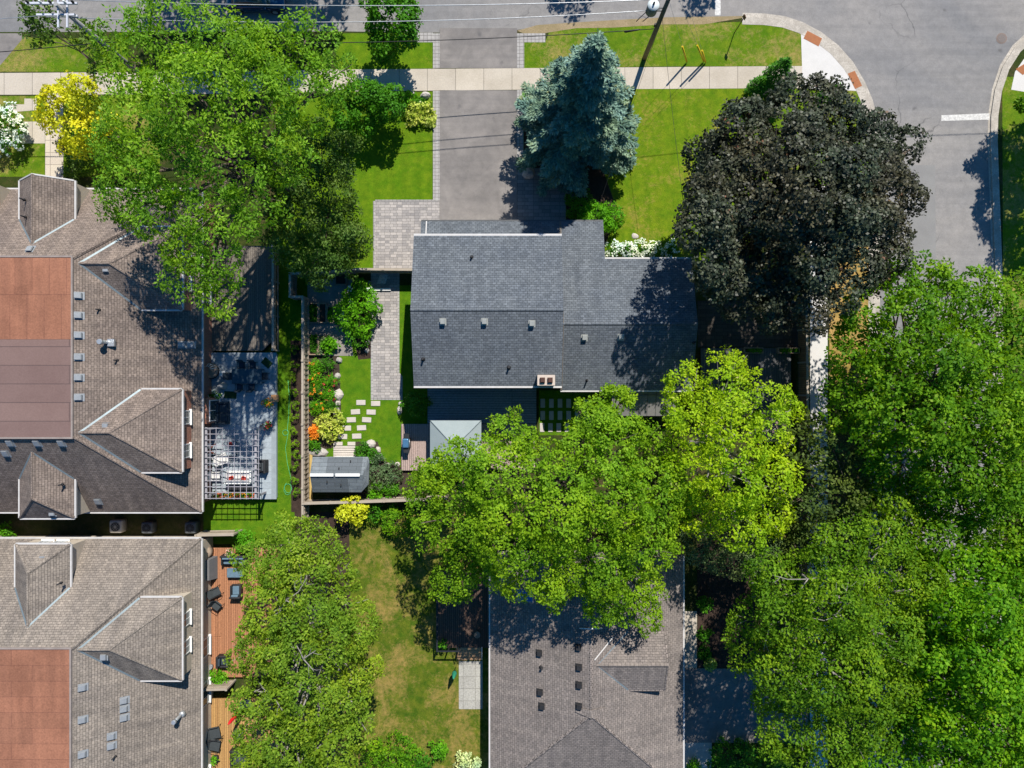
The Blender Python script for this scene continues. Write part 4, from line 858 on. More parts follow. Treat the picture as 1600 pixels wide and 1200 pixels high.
ol = [(430, 850, 42, 7), (480, 840, 38, 6.5), (395, 895, 42, 7.5), (450, 900, 52, 9), (515, 880, 34, 7), (540, 940, 42, 8), (480, 960, 55, 9.5), (415, 960, 50, 9), (390, 1020, 45, 8.5), (450, 1030, 55, 10), (520, 1020, 52, 9.5), (560, 990, 34, 8), (555, 1060, 36, 8), (400, 1090, 48, 8.5), (465, 1100, 55, 10), (530, 1100, 46, 9), (395, 1160, 42, 8), (450, 1170, 52, 9), (515, 1165, 48, 9), (560, 1130, 28, 8), (420, 1215, 46, 8), (490, 1220, 46, 8.5)]
ol = [(x + (11 if x < 470 else 4), y, r, z) for x, y, r, z in ol]
tree('pale olive green tree beside the cedar deck at the bottom left', (505, 925), ol, LF_OLIVE, 13, dens=1.15, k=22, rc=.38, L=.20, W=.12, trunk_r=.32, spacing=.50, tw=4, pr=(.34, .50), puffs=9, spray=.34, bark=BARKP, bare=((447, 938, 10.3, 3), (474, 1030, 11.3, 3), (425, 1085, 10.1, 3)))
tree('yellow leaved tree in front of the left townhouse', (200, 215), [(95, 165, 34, 4.2), (135, 150, 36, 4.6), (80, 190, 26, 3.6), (120, 195, 36, 4.6), (150, 195, 32, 4.4), (130, 230, 28, 3.8), (105, 140, 22, 3.8)], LF_YEL, 14, k=14, rc=.30, L=.20, W=.15, trunk_r=.12, spacing=.44)
tree('small dark green tree below the left utility pole crossarm', (150, 100), [(60, 20, 26, 6.5), (72, 45, 24, 6), (55, 62, 18, 5), (140, 60, 24, 6), (160, 80, 24, 6), (150, 105, 18, 5), (45, 30, 14, 5.5)], LF_SERV, 15, k=12, rc=.32, L=.22, W=.14, trunk_r=.10, spacing=.46)
tree('dark shade tree at the right edge across the side street', (1790, 150), [(1775, 40, 50, 7), (1785, 110, 55, 7), (1770, 180, 46, 7), (1800, 0, 60, 9), (1800, 100, 60, 9), (1790, 180, 60, 8), (1785, 230, 46, 6.5), (1810, 50, 60, 8), (1800, 150, 60, 8), (1603, 165, 10, 4)], LF_MID, 16, dens=1.5, k=18, rc=.42, L=.26, W=.18, trunk_r=.3)
# trees on the far side of the main street whose shade reaches the asphalt
tree('wide green tree beyond the top edge of the picture, shading the parked car', (440, -135), auto(335, -318, 235, 180, 14, 10, 22, 21, .34), LF_MID, 17, k=16, rc=.5, L=.34, W=.24, trunk_r=.35, spacing=.66)
tree('green tree beyond the top edge, above the driveway', (930, -190), auto(965, -300, 90, 70, 10, 7, 6, 22, .4), LF_MID, 18, k=9, rc=.5, L=.34, W=.24, trunk_r=.25, spacing=.66)
tree('narrow green tree beyond the top edge, right of the utility pole', (1150, -190), auto(1200, -300, 60, 56, 10, 7, 5, 23, .4), LF_MID, 19, k=9, rc=.5, L=.34, W=.24, trunk_r=.22, spacing=.66)
# ------------------------------------------------------------------ blue spruce and cedars
def spruce(label, base, hgt, R0, seed):
    rng = np.random.default_rng(seed); b0 = P(base[0], base[1], .1); R = root('spruce', b0, label, 'spruce'); br = MB()
    C, D, S_, T = [], [], [], []
    z = 1.2
    while z < hgt - .15:
        t = z / hgt; r = R0 * (1 - t) ** .95 * (1.0 if t > .12 else .9); nb = 6 + int(5 * (1 - t)); a0 = rng.random() * 6.28
        for i in range(nb):
            a = a0 + 6.283 * i / nb + rng.normal() * .16; rr = r * (.55 + .62 * rng.random() ** .8) + .12; zz = z + rng.normal() * .08
            d = np.array([math.cos(a), math.sin(a), 0]); s = np.array([-d[1], d[0], 0]); bt = rng.random()
            m = max(3, int(rr / .17))
            p0 = np.array([b0.x, b0.y, zz]); tip = p0 + d * rr + np.array([0, 0, -.10 * rr])
            if rr > .7: br.tube([Vector(p0), Vector((p0 + tip) / 2 + np.array([0, 0, -.03 * rr])), Vector(tip)], [.035, .022, .008], 4, False)
            for j in range(m):
                u = (j + .8) / m; u = u ** .8
                hw = .12 + .25 * rr ** .8 * math.sin(math.pi * min(1, .18 + u * .75)) * .62
                c = p0 + d * rr * u + np.array([0, 0, -.10 * rr * u ** 1.4 - .12 * rr * u * (1 - u)])
                for sd in (-1, 1, 0):
                    for kk in range(1 + int(hw / .22)):
                        o = s * sd * hw * (kk + .55) / (1 + int(hw / .22)) if sd else 0
                        dd = d * (.85 + .3 * rng.random()) + (s * sd * .75 if sd else 0)
                        C.append(c + o + rng.normal(size=3) * .045); D.append(dd); S_.append(.75 + .5 * rng.random()); T.append(.55 * bt + .45 * u * rng.random() + .1)
        z += .36 + .16 * (1 - t)
    # leader
    for i in range(40):
        a = rng.random() * 6.28; C.append(np.array([b0.x, b0.y, hgt - .9 * rng.random()])); D.append(np.array([math.cos(a), math.sin(a), .5])); S_.append(.6); T.append(rng.random())
    C = np.array(C); D = unit(np.array(D)); S_ = np.array(S_)[:, None]; T = np.array(T)
    k = 5; C = np.repeat(C, k, 0); D = np.repeat(D, k, 0); S_ = np.repeat(S_, k, 0); T = np.clip(np.repeat(T, k) * .8 + rng.random(len(C)) * .25, 0, 1)
    n_ = len(C); D = unit(D + rng.normal(size=(n_, 3)) * np.array([.42, .42, .30])); C = C + rng.normal(size=(n_, 3)) * .05
    nr = unit(np.array([0, 0, 1.0]) + rng.normal(size=(n_, 3)) * .55); nr = unit(nr - D * (nr * D).sum(1, keepdims=True)); bb = np.cross(nr, D)
    L = .27 * S_; W = .045 * S_
    v = np.stack([C, C + D * L * .5 + bb * W, C + D * L, C + D * L * .5 - bb * W], 1).reshape(-1, 3) - np.array(b0)
    me = bpy.data.meshes.new('crown'); me.vertices.add(len(v)); me.vertices.foreach_set('co', v.astype(np.float32).ravel())
    me.loops.add(len(v)); me.loops.foreach_set('vertex_index', np.arange(len(v), dtype=np.int32)); me.polygons.add(n_)
    me.polygons.foreach_set('loop_start', np.arange(0, len(v), 4, dtype=np.int32)); me.polygons.foreach_set('loop_total', np.full(n_, 4, np.int32))
    at = me.attributes.new('tint', 'FLOAT', 'POINT'); at.data.foreach_set('value', np.repeat(T, 4).astype(np.float32)); me.update(calc_edges=True); me.materials.append(LF_SPRUCE)
    o = bpy.data.objects.new('crown', me); COL.objects.link(o); o.parent = R
    br.build('branch', BARK, R)
    b = MB(); b.tube([(b0.x, b0.y, -.1), (b0.x, b0.y, 2), (b0.x, b0.y, hgt * .6), (b0.x, b0.y, hgt - .2)], [.26, .2, .1, .02], 10); b.build('trunk', BARK, R)
    print('spruce leaves', n_)
spruce('tall blue green spruce rising right of the driveway', (895, 220), 15.9, 5.4, 31)
def cedar(label, base, hgt, rr, seed, group='cedars by the corner sidewalk'):
    rng = np.random.default_rng(seed); b0 = P(base[0], base[1], .1); R = root('cedar', b0, label, 'cedar', group)
    C, N, T = [], [], []
    for i in range(int(hgt * rr * 95)):
        t = rng.random(); z = .2 + t * (hgt - .3); a = rng.random() * 6.28
        r = rr * (math.sin(math.pi * min(1, .30 + t * .70)) ** .6 if t > .25 else .9) * (.88 + .2 * math.sin(a * 4 + z * 2.1) * .6 + .1 * rng.random())
        C.append((b0.x + math.cos(a) * r, b0.y + math.sin(a) * r, z)); N.append((math.cos(a), math.sin(a), .6)); T.append(rng.random())
    leaf_mesh('crown', np.array(C), unit(np.array(N)), 10, .20, .22, .07, rng, LF_CEDAR, R, up=.9, droop=-.8, ctint=np.array(T))
    b = MB(); b.tube([(b0.x, b0.y, -.1), (b0.x, b0.y, hgt * .8)], [.1, .03], 8); b.build('trunk', BARK, R)
cedar('tallest narrow cedar, its tip leaning over the corner sidewalk', (1196, 136), 4.6, .75, 1)
cedar('short rounded cedar left of the tallest one by the corner sidewalk', (1177, 146), 2.6, .75, 2)
cedar('middle cedar just right of the tallest one', (1213, 148), 3.4, .7, 3)
cedar('cedar poking out of the dark maple nearest the corner ramp', (1278, 165), 3.6, .6, 4)
# ------------------------------------------------------------------ shrubs and garden plants
def shrub(label, px, py, rpx, h, m, seed, n=5, group=None, name='shrub', cat='shrub', k=12, rc=.20, L=.15, W=.10, spacing=.30, flowers=None, ex=1.0, jit=.6, up=.5):
    rnd = random.Random(seed); out = [(px, py, rpx * .62, h * .62)]
    for i in range(n):
        a = 6.283 * i / n + rnd.uniform(-.4, .4); d = rpx * .48
        out.append((px + math.cos(a) * d * ex, py + math.sin(a) * d, rpx * rnd.uniform(.42, .56), h * rnd.uniform(.35, .6)))
    return tree(label, (px, py), out, m, seed + 400, k=k, rc=rc, L=L, W=W, puffs=9, spacing=spacing, trunk_r=.03, name=name, cat=cat, group=group, tw=1, flowers=flowers, low=-.2, jit=jit, up=up)
shrub('white flowering shrub at the left edge beside the sidewalk', 4, 205, 44, 2.0, LF_BUSH, 1, 6, flowers=(PET_W, 420, .13))
shrub('variegated cream and green hosta clump beside the paver driveway border', 655, 180, 24, .6, LF_HOSTA, 2, 6, name='hosta', cat='hosta', L=.24, W=.14, up=.8)
shrub('yellow green plant above the hosta clump by the sidewalk', 638, 155, 15, .7, LF_VIV, 3, name='plant', cat='plant')
shrub('low dark plant in the middle of the hosta bed', 655, 162, 11, .6, LF_BUSH, 4, name='plant', cat='plant')
shrub('vivid green shrub below the spruce, against the front of the grey house', 930, 345, 34, 2.6, LF_VIV, 5, 6, L=.2, W=.09)
shrub('vivid green shrub touching the roof corner above the white hydrangeas', 955, 338, 26, 2.0, LF_VIV, 6, 6, L=.2, W=.09)
shrub('darker green shrub between the spruce and the grey roof', 905, 322, 28, 1.8, LF_BUSH, 7)
shrub('little yellow green shrub peeking out at the left foot of the spruce', 826, 158, 16, 1.1, LF_VIV, 8)
for i, (x, lb) in enumerate(((958, 'leftmost white hydrangea along the right wing of the grey house'), (980, 'second white hydrangea along the right wing'), (1002, 'third white hydrangea along the right wing'), (1024, 'fourth white hydrangea along the right wing'), (1046, 'rightmost sparse white hydrangea near the dark maple'))):
    shrub(lb, x, 391, 14, 1.1, LF_BUSH, 20 + i, 4, 'white hydrangeas in front of the right wing', 'hydrangea', 'hydrangea', flowers=(PET_W, 60 if i < 4 else 20, .14))
shrub('dense dark round shrub in the shade of the grey house by the slate deck', 652, 631, 23, 1.8, LF_CEDAR, 30, 6)
shrub('round green tree rose with a few white blooms beside the paver path', 559, 490, 44, 2.4, LF_VIV, 31, 8, flowers=(PET_W, 5, .20), L=.18, W=.12)
shrub('feathery green shrub at the gate end of the garden', 565, 452, 16, 1.4, LF_VIV, 32, L=.2, W=.06)
shrub('green shrub below the rose beside the paver path', 558, 532, 20, 1.2, LF_BUSH, 33)
shrub('bright green squash plant overflowing the right lower planter', 516, 540, 13, .9, LF_VIV, 34, L=.2, W=.16, name='plant', cat='plant')
fl = [(493, 572, LF_VIV, PET_O), (512, 570, LF_BUSH, None), (494, 592, LF_VIV, PET_O), (515, 595, LF_VIV, PET_R), (493, 612, LF_BUSH, PET_O), (512, 618, LF_VIV, PET_R), (496, 636, LF_VIV, PET_O), (516, 632, LF_BUSH, None)]
nm = ['orange lily clump at the top of the flower bed by the fence', 'green clump right of the topmost orange lily', 'orange lily clump second from the top by the fence', 'red flecked green clump beside the edging stones', 'orange lily clump in the middle of the bed by the fence', 'red flecked green clump at mid bed near the boulders', 'bright orange lily clump just above the pale hosta mound', 'plain green clump just above the pale hosta mound']
for i, (x, y, lm_, pm) in enumerate(fl):
    shrub(nm[i], x, y, 13, .9, lm_, 40 + i, 4, 'flowers along the garden fence', 'lily' if pm is PET_O else 'plant', 'flower', L=.24, W=.05, flowers=(pm, 8, .09) if pm else None)
shrub('large pale yellow green hosta mound left of the stepping stones', 515, 665, 27, 1.0, LF_HOSTA, 50, 7, name='hosta', cat='hosta', L=.20, W=.13)
shrub('rusty orange flowering plant by the fence beside the pale hosta mound', 491, 675, 12, .9, PET_O, 51, 4, name='plant', cat='flower')
shrub('dark green plant by the fence above the shed', 492, 694, 12, .8, LF_BUSH, 52, 4, name='plant', cat='plant')
shrub('grey green shrub right of the shed steps', 588, 738, 30, 1.3, LF_GREY, 53, 6, ex=1.2)
shrub('silver leaved mound beside the grey green shrub', 612, 742, 20, 1.0, LF_GREY, 54, 5)
shrub('dark green shrub between the shed and the boulders', 566, 704, 13, 1.0, LF_BUSH, 55, 4)
shrub('rounded dark green shrub at the upper right shed corner', 583, 712, 15, 1.1, LF_BUSH, 56, 4)
shrub('clipped round green boxwood below the grey green shrub', 588, 768, 15, 1.0, LF_VIV, 57, 6, name='boxwood', cat='boxwood')
shrub('loose green shrub beside the clipped boxwood at the back fence', 610, 766, 17, 1.0, LF_BUSH, 58, 5)
shrub('golden yellow shrub below the shed against the back fence', 547, 800, 27, 2.6, LF_GOLD, 59, 6, L=.18, W=.14)
shrub('green shrub right of the golden one below the back fence', 583, 800, 19, 1.5, LF_BUSH, 60, 5)
shrub('blue green rounded shrub below the back fence', 621, 815, 29, 1.5, LF_EMER, 61, 7, ex=1.1)
shrub('bright green shrub in the corner above the cedar deck', 385, 848, 22, 1.6, LF_VIV, 62, 5)
shrub('leafy green plant on the strip between the two decks', 342, 1060, 16, 1.1, LF_VIV, 63, 5)
shrub('bright green bush at the left edge between the townhouses', 6, 834, 18, 1.6, LF_VIV, 64, 5)
shrub('low vivid green shrub mass at the bottom edge beside the olive tree', 610, 1180, 42, 1.2, LF_EMER, 65, 8, ex=1.6)
shrub('vivid green upright shrub in the dry lawn at the bottom', 687, 1172, 18, 1.5, LF_VIV, 66, 5)
shrub('pale cream leaved shrub at the bottom edge by the bungalow', 730, 1196, 24, 1.3, leaf_mat('leaf_cream', (.30, .40, .20), (.50, .60, .36), (.68, .74, .52), None, .25), 67, 6)
shrub('sprawling green plant at the bottom between the vivid shrubs', 655, 1190, 20, .8, LF_BUSH, 68, 5, ex=1.4)
shrub('clipped dark hedge bush left in the bottom right shade', 1150, 1185, 40, 1.8, LF_CEDAR, 69, 8, ex=1.3)
shrub('clipped dark hedge bush nearer the birch in the bottom right shade', 1215, 1190, 36, 1.8, LF_CEDAR, 70, 8)
shrub('bright yellow green plant at the bungalow entrance', 1084, 1196, 12, .8, LF_VIV, 71, 4, name='plant', cat='plant')
for i, (x, y, r, lb) in enumerate(((1100, 945, 16, 'green bush highest in the dark mulch bed beside the bungalow'), (1100, 992, 12, 'green plant in the middle of the dark mulch bed'), (1100, 1020, 14, 'pale spotted plant low in the dark mulch bed'), (1110, 1038, 10, 'yellowish plant at the driveway end of the mulch bed'))):
    shrub(lb, x, y, r, .9, LF_BUSH if i < 3 else LF_HOSTA, 72 + i, 4)
shrub('dark shaded shrub at the left foot of the front walk', 118, 262, 22, 1.2, LF_SERV, 80, 5)
shrub('purple leaved little shrub beside the left front walk', 96, 224, 9, .8, LF_DARK, 81, 4)
# row of globe shrubs outside the fence
ys = [545, 572, 590, 611, 633, 653, 672, 691, 710, 729, 748, 766]
gl = root('globe_shrub', P(462, ys[0], .1), 'round green globe shrub in the row outside the garden fence', 'shrub', 'globe shrubs outside the garden fence')
c_ = P(462, ys[0], .55); rng = np.random.default_rng(5); C, N, T, _, _ = puff_points([((c_.x, c_.y, .58), .37)], rng, 14, (.3, .45), .95, 1.3, .16, spray=.15)
leaf_mesh('crown', C, N, 12, .07, .08, .05, rng, LF_MAPLE, gl, ctint=T)
b = MB(); b.tube([(c_.x, c_.y, 0), (c_.x, c_.y, .5)], .03, 6); b.build('trunk', BARK, gl)
ords = ['topmost', 'second', 'third', 'fourth', 'fifth', 'sixth', 'seventh', 'eighth', 'ninth', 'tenth', 'eleventh', 'lowest']
gl['label'] = 'topmost round shrub in the row outside the garden fence'
for i, y in enumerate(ys[1:], 1):
    c = copy_tree(gl); p = P(461.5 + .3 * i, y, .1); c.location = p; c.rotation_euler.z = i * 1.7; c.scale = (1 + .08 * math.sin(i * 5), 1 + .08 * math.cos(i * 3), 1)
    c['label'] = ords[i] + (' round shrub from the top in the row outside the garden fence' if i < 11 else ' round shrub of the row outside the garden fence, orange flecked')
print('leaves total', sum(len(o.data.polygons) for o in bpy.data.objects if o.type == 'MESH'))
# ------------------------------------------------------------------ decks, terraces and fences
def deck(label, px, z, m, cat='deck', name='deck', fascia=None, th=.14):
    pts = [P(x, y, z) for x, y in px]; c = sum(pts, Vector()) / len(pts)
    R = root(name, (c.x, c.y, .1), label, cat)
    b = MB(); b.prism([(p.x, p.y) for p in pts], z - .04, z); b.build('deck_board', m, R)
    b = MB(); q = [c + (p - c) * .985 for p in pts]; b.prism([(p.x, p.y) for p in q], .05, z - .045); b.build('deck_base', fascia or m, R)
    return R
def fence(label, line, h=1.8, m=FENCE, cap=True, zb=.1, post=2.4, battens=0, group=None):
    W = [P(x, y, zb) for x, y in line]; R = root('fence', W[0].copy(), label, 'fence', group)
    pn, cp = MB(), MB()
    for i in range(len(W) - 1):
        a, c = W[i], W[i + 1]; d = c - a; L = d.length; d.normalize(); n = Vector((-d.y, d.x, 0))
        def slab(b, s0, s1, w0, w1, z0, z1):
            q = [a + d * s0 + n * w0, a + d * s1 + n * w0, a + d * s1 + n * w1, a + d * s0 + n * w1]
            b.hexa([Vector((p.x, p.y, z0)) for p in q], [Vector((p.x, p.y, z1)) for p in q])
        slab(pn, .05, L - .05, -.02, .02, zb + .05, h - .06)
        if battens:
            k = int(L / battens)
            for j in range(k): slab(pn, .1 + j * battens, .1 + j * battens + .07, .021, .07, zb + .1, h - .1)
        if cap: slab(cp, -.04, L + .04, -.085, .085, h - .055, h)
        slab(cp, .06, L - .06, .022, .075, zb + .35, zb + .45); slab(cp, .06, L - .06, .022, .075, h - .42, h - .32)
        k = max(1, round(L / post))
        for j in range(k + (1 if i == len(W) - 2 else 0)):
            p = a + d * (L * j / k); b = MB(); b.box((p.x, p.y, (zb + h) / 2 + .03), (.12, .12, h - zb + .04), math.atan2(d.y, d.x)); b.box((p.x, p.y, h + .08), (.16, .16, .05), math.atan2(d.y, d.x)); b.build('post', CAP, R)
    pn.build('panel', m, R); cp.build('rail', CAP, R); return R
fence('long weathered fence between the flower garden and the globe shrubs', [(464, 434), (464, 468), (483, 468), (483, 806)], battens=.38)
fence('weathered fence at the bottom of the garden, behind the shed', [(484, 781), (560, 779), (700, 774)])
fence('weathered gate fence closing the side path at the front', [(556, 426), (654, 427)], m=FENCE)
fence('shaded fence hidden under the serviceberry tree at the top of the garden', [(464, 433), (520, 430), (555, 427)])
fence('brown fence between the white sidewalk and the side patio', [(1246, 466), (1248, 668)], m=FENCEB, battens=.5)
fence('brown fence below the lime tree along the white sidewalk', [(1248, 669), (1249, 900)], m=FENCEB)
fence('short wooden fence closing the gap between the townhouses', [(322, 829), (378, 828)])
fence('short wooden fence between the cedar deck and the pine deck', [(326, 1063), (368, 1062)])
fence('brown fence at the right side of the weathered deck', [(436, 390), (436, 548)], h=1.5, m=FENCEB)
# yellow timber edging inside the garden fence by the shed
b = MB(); b.rect(483.5, 707, 488, 788, .1, .35); b.build('timber_edging', mat('new_timber', (.52, .38, .14), (.44, .30, .10), 3, .7), None, 'fresh yellow timber edging between the shed and the fence', 'edging')
# left neighbour's terraces
deck('weathered grey timber deck shaded by the huge ash tree', [(319, 384), (428, 384), (428, 530), (410, 548), (319, 548)], .45, DECKG)
T1 = deck('grey composite terrace beside the brown townhouse', [(316, 551), (432, 551), (432, 780), (316, 780)], .5, DECKC, 'terrace', 'terrace')
b = MB(); a = P(424, 551, .52); c = P(432, 780, .52); b.prism([(a.x, a.y), (c.x, a.y), (c.x, c.y), (a.x, c.y)], .502, .512); b.build('border_board', mat('border_board', (.33, .38, .41), None, 2, .7), T1)
TZ = .515
def pergola(label, x0, y0, x1, y1, z=2.8):
    a = P(x0, y1, z); c = P(x1, y0, z); R = root('pergola', ((a.x + c.x) / 2, (a.y + c.y) / 2, TZ), label, 'pergola')
    m = mat('pergola_paint', (.38, .37, .40), (.30, .29, .32), 3, .6)
    for x in (a.x + .12, c.x - .35):
        for y in (a.y + .15, c.y - .15): b = MB(); b.box((x, y, (z - .3 + TZ) / 2), (.14, .14, z - .3 - TZ)); b.build('post', m, R)
    for x in (a.x + .10, c.x - .33): b = MB(); b.box((x, (a.y + c.y) / 2, z - .24), (.16, c.y - a.y, .16)); b.build('beam', m, R)
    n = 13
    for i in range(n): b = MB(); y = a.y + .05 + (c.y - a.y - .1) * i / (n - 1); b.box(((a.x + c.x) / 2, y, z - .06), (c.x - a.x, .042, .07)); b.build('rafter', m, R)
    n = 10
    for i in range(n): b = MB(); x = a.x + .04 + (c.x - a.x - .08) * i / (n - 1); b.box((x, (a.y + c.y) / 2, z), (.036, c.y - a.y, .045)); b.build('lath', m, R)
    return R
pergola('white lattice pergola over the terrace seating of the brown townhouse', 318, 668, 405, 780)
FAB_W = mat('cushion_white', (.74, .72, .68), (.62, .60, .57), 5, .9); FAB_N = mat('cushion_navy', (.045, .065, .085), (.03, .045, .06), 5, .85); FAB_T = mat('cushion_blue', (.13, .21, .27), (.10, .16, .21), 5, .8)
WICK = mat('wicker_dark', (.035, .036, .038), (.02, .02, .022), 12, .6, .01); FAB_G = mat('cushion_charcoal', (.055, .065, .07), (.04, .048, .052), 6, .85); TAN = mat('cover_tan', (.34, .26, .19), (.27, .21, .16), 3, .9); FAB_R = mat('cushion_red', (.55, .06, .04), (.42, .04, .03), 5, .85)
def at(px, py, z=.5): return P(px, py, z)
def xf(c, rz):
    c = Vector(c); R3 = Matrix.Rotation(rz, 3, 'Z'); return lambda x, y, z: c + R3 @ Vector((x, y, z))
def sofa(label, c, w, d, rz, base, cush, seats=3, name='sofa', group=None, pillows=()):
    R = root(name, c, label, name.replace('_', ' '), group); q = xf(c, rz)
    b = MB(); b.rbox(q(0, 0, .17), (w, d, .24), rz, .05)
    for sx in (-1, 1):
        for sy in (-1, 1): b.box(q(sx * (w / 2 - .08), sy * (d / 2 - .08), .03), (.07, .07, .08), rz)
    b.build('base', base, R)
    b = MB(); b.rbox(q(0, d / 2 - .1, .5), (w, .16, .5), rz, .05); b.build('backrest', base, R)
    for s in (-1, 1): b = MB(); b.rbox(q(s * (w / 2 - .07), -.06, .42), (.14, d - .16, .3), rz, .05); b.build('armrest', base, R)
    sw = (w - .30) / seats
    for i in range(seats):
        x = -w / 2 + .15 + sw * (i + .5); b = MB(); b.rbox(q(x, -.06, .37), (sw - .02, d - .3, .15), rz, .05); b.build('seat_cushion', cush, R)
        b = MB(); b.rbox(q(x, d / 2 - .24, .58), (sw - .03, .16, .36), rz, .06); b.build('back_cushion', cush, R)
    for (x, y, m) in pillows: b = MB(); b.rbox(q(x, y, .53), (.40, .26, .17), rz + .35 * (1 if x > 0 else -1), .07); b.build('pillow', m, R)
    return R
def chair(label, c, rz, frame, cush, w=.62, d=.64, group=None, name='chair'):
    R = root(name, c, label, 'chair', group); q = xf(c, rz)
    b = MB(); b.rbox(q(0, 0, .42), (w - .08, d - .08, .09), rz, .04); b.build('seat', cush, R)
    b = MB(); t = .05
    bot = [q(-w / 2 + .06, d / 2 - .10, .45), q(w / 2 - .06, d / 2 - .10, .45), q(w / 2 - .06, d / 2 - .04, .45), q(-w / 2 + .06, d / 2 - .04, .45)]
    top = [q(-w / 2 + .08, d / 2 + .08, .95), q(w / 2 - .08, d / 2 + .08, .95), q(w / 2 - .08, d / 2 + .13, .95), q(-w / 2 + .08, d / 2 + .13, .95)]
    b.hexa(bot, top); b.build('backrest', cush, R)
    for s in (-1, 1):
        b = MB(); b.tube([q(s * (w / 2 - .02), -d / 2 + .03, .02), q(s * (w / 2 - .02), -d / 2 + .04, .62), q(s * (w / 2 - .02), d / 2 - .05, .66), q(s * (w / 2 - .05), d / 2 + .10, .95)], .022, 6); b.build('armrest', frame, R)
        b = MB(); b.tube([q(s * (w / 2 - .04), d / 2 - .02, .01), q(s * (w / 2 - .04), d / 2 - .06, .64)], .02, 6); b.build('leg', frame, R)
    return R
def table(label, c, w, d, rz, top, legm, h=.72, rnd=False, group=None, name='table', th=.04):
    R = root(name, c, label, 'table', group); q = xf(c, rz)
    b = MB()
    if rnd: b.tube([q(0, 0, h - th), q(0, 0, h)], w / 2, 24)
    else: b.rbox(q(0, 0, h - th / 2), (w, d, th), rz, .03)
    b.build('table_top', top, R)
    if rnd:
        b = MB(); b.tube([q(0, 0, 0), q(0, 0, h - th)], .05, 8); b.tube([q(0, 0, 0), q(0, 0, .03)], w * .25, 14); b.build('pedestal', legm, R)
    else:
        for sx in (-1, 1):
            for sy in (-1, 1): b = MB(); b.box(q(sx * (w / 2 - .08), sy * (d / 2 - .08), (h - th) / 2), (.06, .06, h - th), rz); b.build('leg', legm, R)
    return R
def planter(label, c, r, h, potm, leafm, seed, flower=None, square=False, name='potted_plant', group=None, lr=None):
    R = root(name, c, label, 'planter', group); c = Vector(c); b = MB()
    if square: b.hexa([c + Vector(p) for p in ((-r * .8, -r * .8, 0), (r * .8, -r * .8, 0), (r * .8, r * .8, 0), (-r * .8, r * .8, 0))], [c + Vector(p) for p in ((-r, -r, h), (r, -r, h), (r, r, h), (-r, r, h))])
    else: b.lathe(c, [(r * .7, 0), (r, h), (r * .85, h), (r * .8, h - .05)], 16)
    b.build('pot', potm, R)
    if leafm:
        rng = np.random.default_rng(seed); lr = lr or r * 1.3; C, N, T, _, _ = puff_points([((c.x, c.y, c.z + h + lr * .4), lr)], rng, 14, (.4, .6), .8, 1, .22)
        leaf_mesh('foliage', C, N, 10, .16, .15, .09, rng, leafm, R, ctint=T)
        if flower: idx = rng.choice(len(C), min(14, len(C)), replace=False); leaf_mesh('blossom', C[idx] + N[idx] * .1, N[idx], 8, .09, .09, .08, rng, flower, R, up=1)
    return R
DG = mat('metal_dark', (.04, .045, .05), None, 5, .5, metal=.4); TEAL = mat('table_teal', (.05, .085, .11), (.04, .065, .085), 3, .35)
# terrace dining group
tc = at(391, 588, TZ); table('dark blue dining table with rounded edge on the composite terrace', tc, 2.3, 1.15, 0, TEAL, DG)
for i, (x, y, rz, lb) in enumerate(((381, 571, 0, 'left chair on the upper side of the dark blue dining table'), (398, 571, 0, 'right chair on the upper side of the dark blue dining table'), (378, 605, math.pi, 'left chair on the lower side of the dark blue dining table'), (396, 605, math.pi, 'right chair on the lower side of the dark blue dining table'), (417, 588, -math.pi / 2, 'chair at the right end of the dark blue dining table'), (364, 588, math.pi / 2, 'chair at the left end of the dark blue dining table'))):
    chair(lb, at(x, y, TZ), rz, DG, FAB_N, .55, .55, 'dining chairs on the composite terrace')
def egg(label, c):
    R = root('bicycle', c, label, 'bicycle')
    return R
# round lounge pod with pale slats
c = at(333, 580, TZ); R = root('lounge_pod', c, 'round cushioned lounge pod with white slatted back in the terrace corner', 'lounge chair'); b = MB(); b.lathe(c, [(.45, 0), (.62, .30), (.60, .38), (.1, .36)], 20); b.build('base', WICK, R)
b = MB(); b.lathe(c + Vector((0, 0, .36)), [(.55, 0), (.56, .1), (.45, .14), (.02, .15)], 20); b.build('seat_cushion', TAN, R)
for k in range(7):
    a = math.radians(25 + k * 22); b = MB(); p = c + Vector((math.cos(a) * .58, math.sin(a) * .58, .3)); b.tube([p, p + Vector((-math.cos(a) * .05, -math.sin(a) * .05, .55)), p + Vector((-math.cos(a) * .25, -math.sin(a) * .25, .85))], .025, 5); b.build('slat', WHITE, R)
R = root('statue', at(350, 603, TZ), 'pale stone statue standing between the lounge pod and the dining table', 'statue'); c = wloc(R); b = MB(); b.lathe(c, [(.26, 0), (.26, .08), (.20, .12), (.22, .3), (.17, .55), (.19, .72), (.09, .86), (.06, .9)], 14); b.build('robe', STEP, R)
b = MB(); b.lathe(c + Vector((0, 0, .88)), [(.03, 0), (.085, .06), (.10, .13), (.07, .21), (.02, .24)], 12); b.build('head', STEP, R)
table('small white square side table left of the dining table', at(351, 584, TZ), .42, .42, 0, WHITE, WHITE, .5)
for (px, lb, ang) in (((417, 567), 'green mat lying turned at an angle in the terrace corner', .72), ((360, 617), 'dark green mat lying straight beside the bay window', 0.06)):
    c = at(*px, TZ); b = MB(); b.box(c + Vector((0, 0, .012)), (.75 if ang > .1 else .95, .55, .024), -ang); b.build('mat', mat('mat_green', (.03, .075, .02), (.02, .05, .015), 5, .95), None, lb, 'mat')
planter('potted plant with white blooms below the bay window', at(338, 618, TZ), .2, .3, TAN, LF_BUSH, 3, PET_W, lr=.42)
planter('pot of red and orange flowers at the terrace edge', at(420, 629, TZ), .2, .25, WICK, LF_BUSH, 4, PET_O, lr=.33)
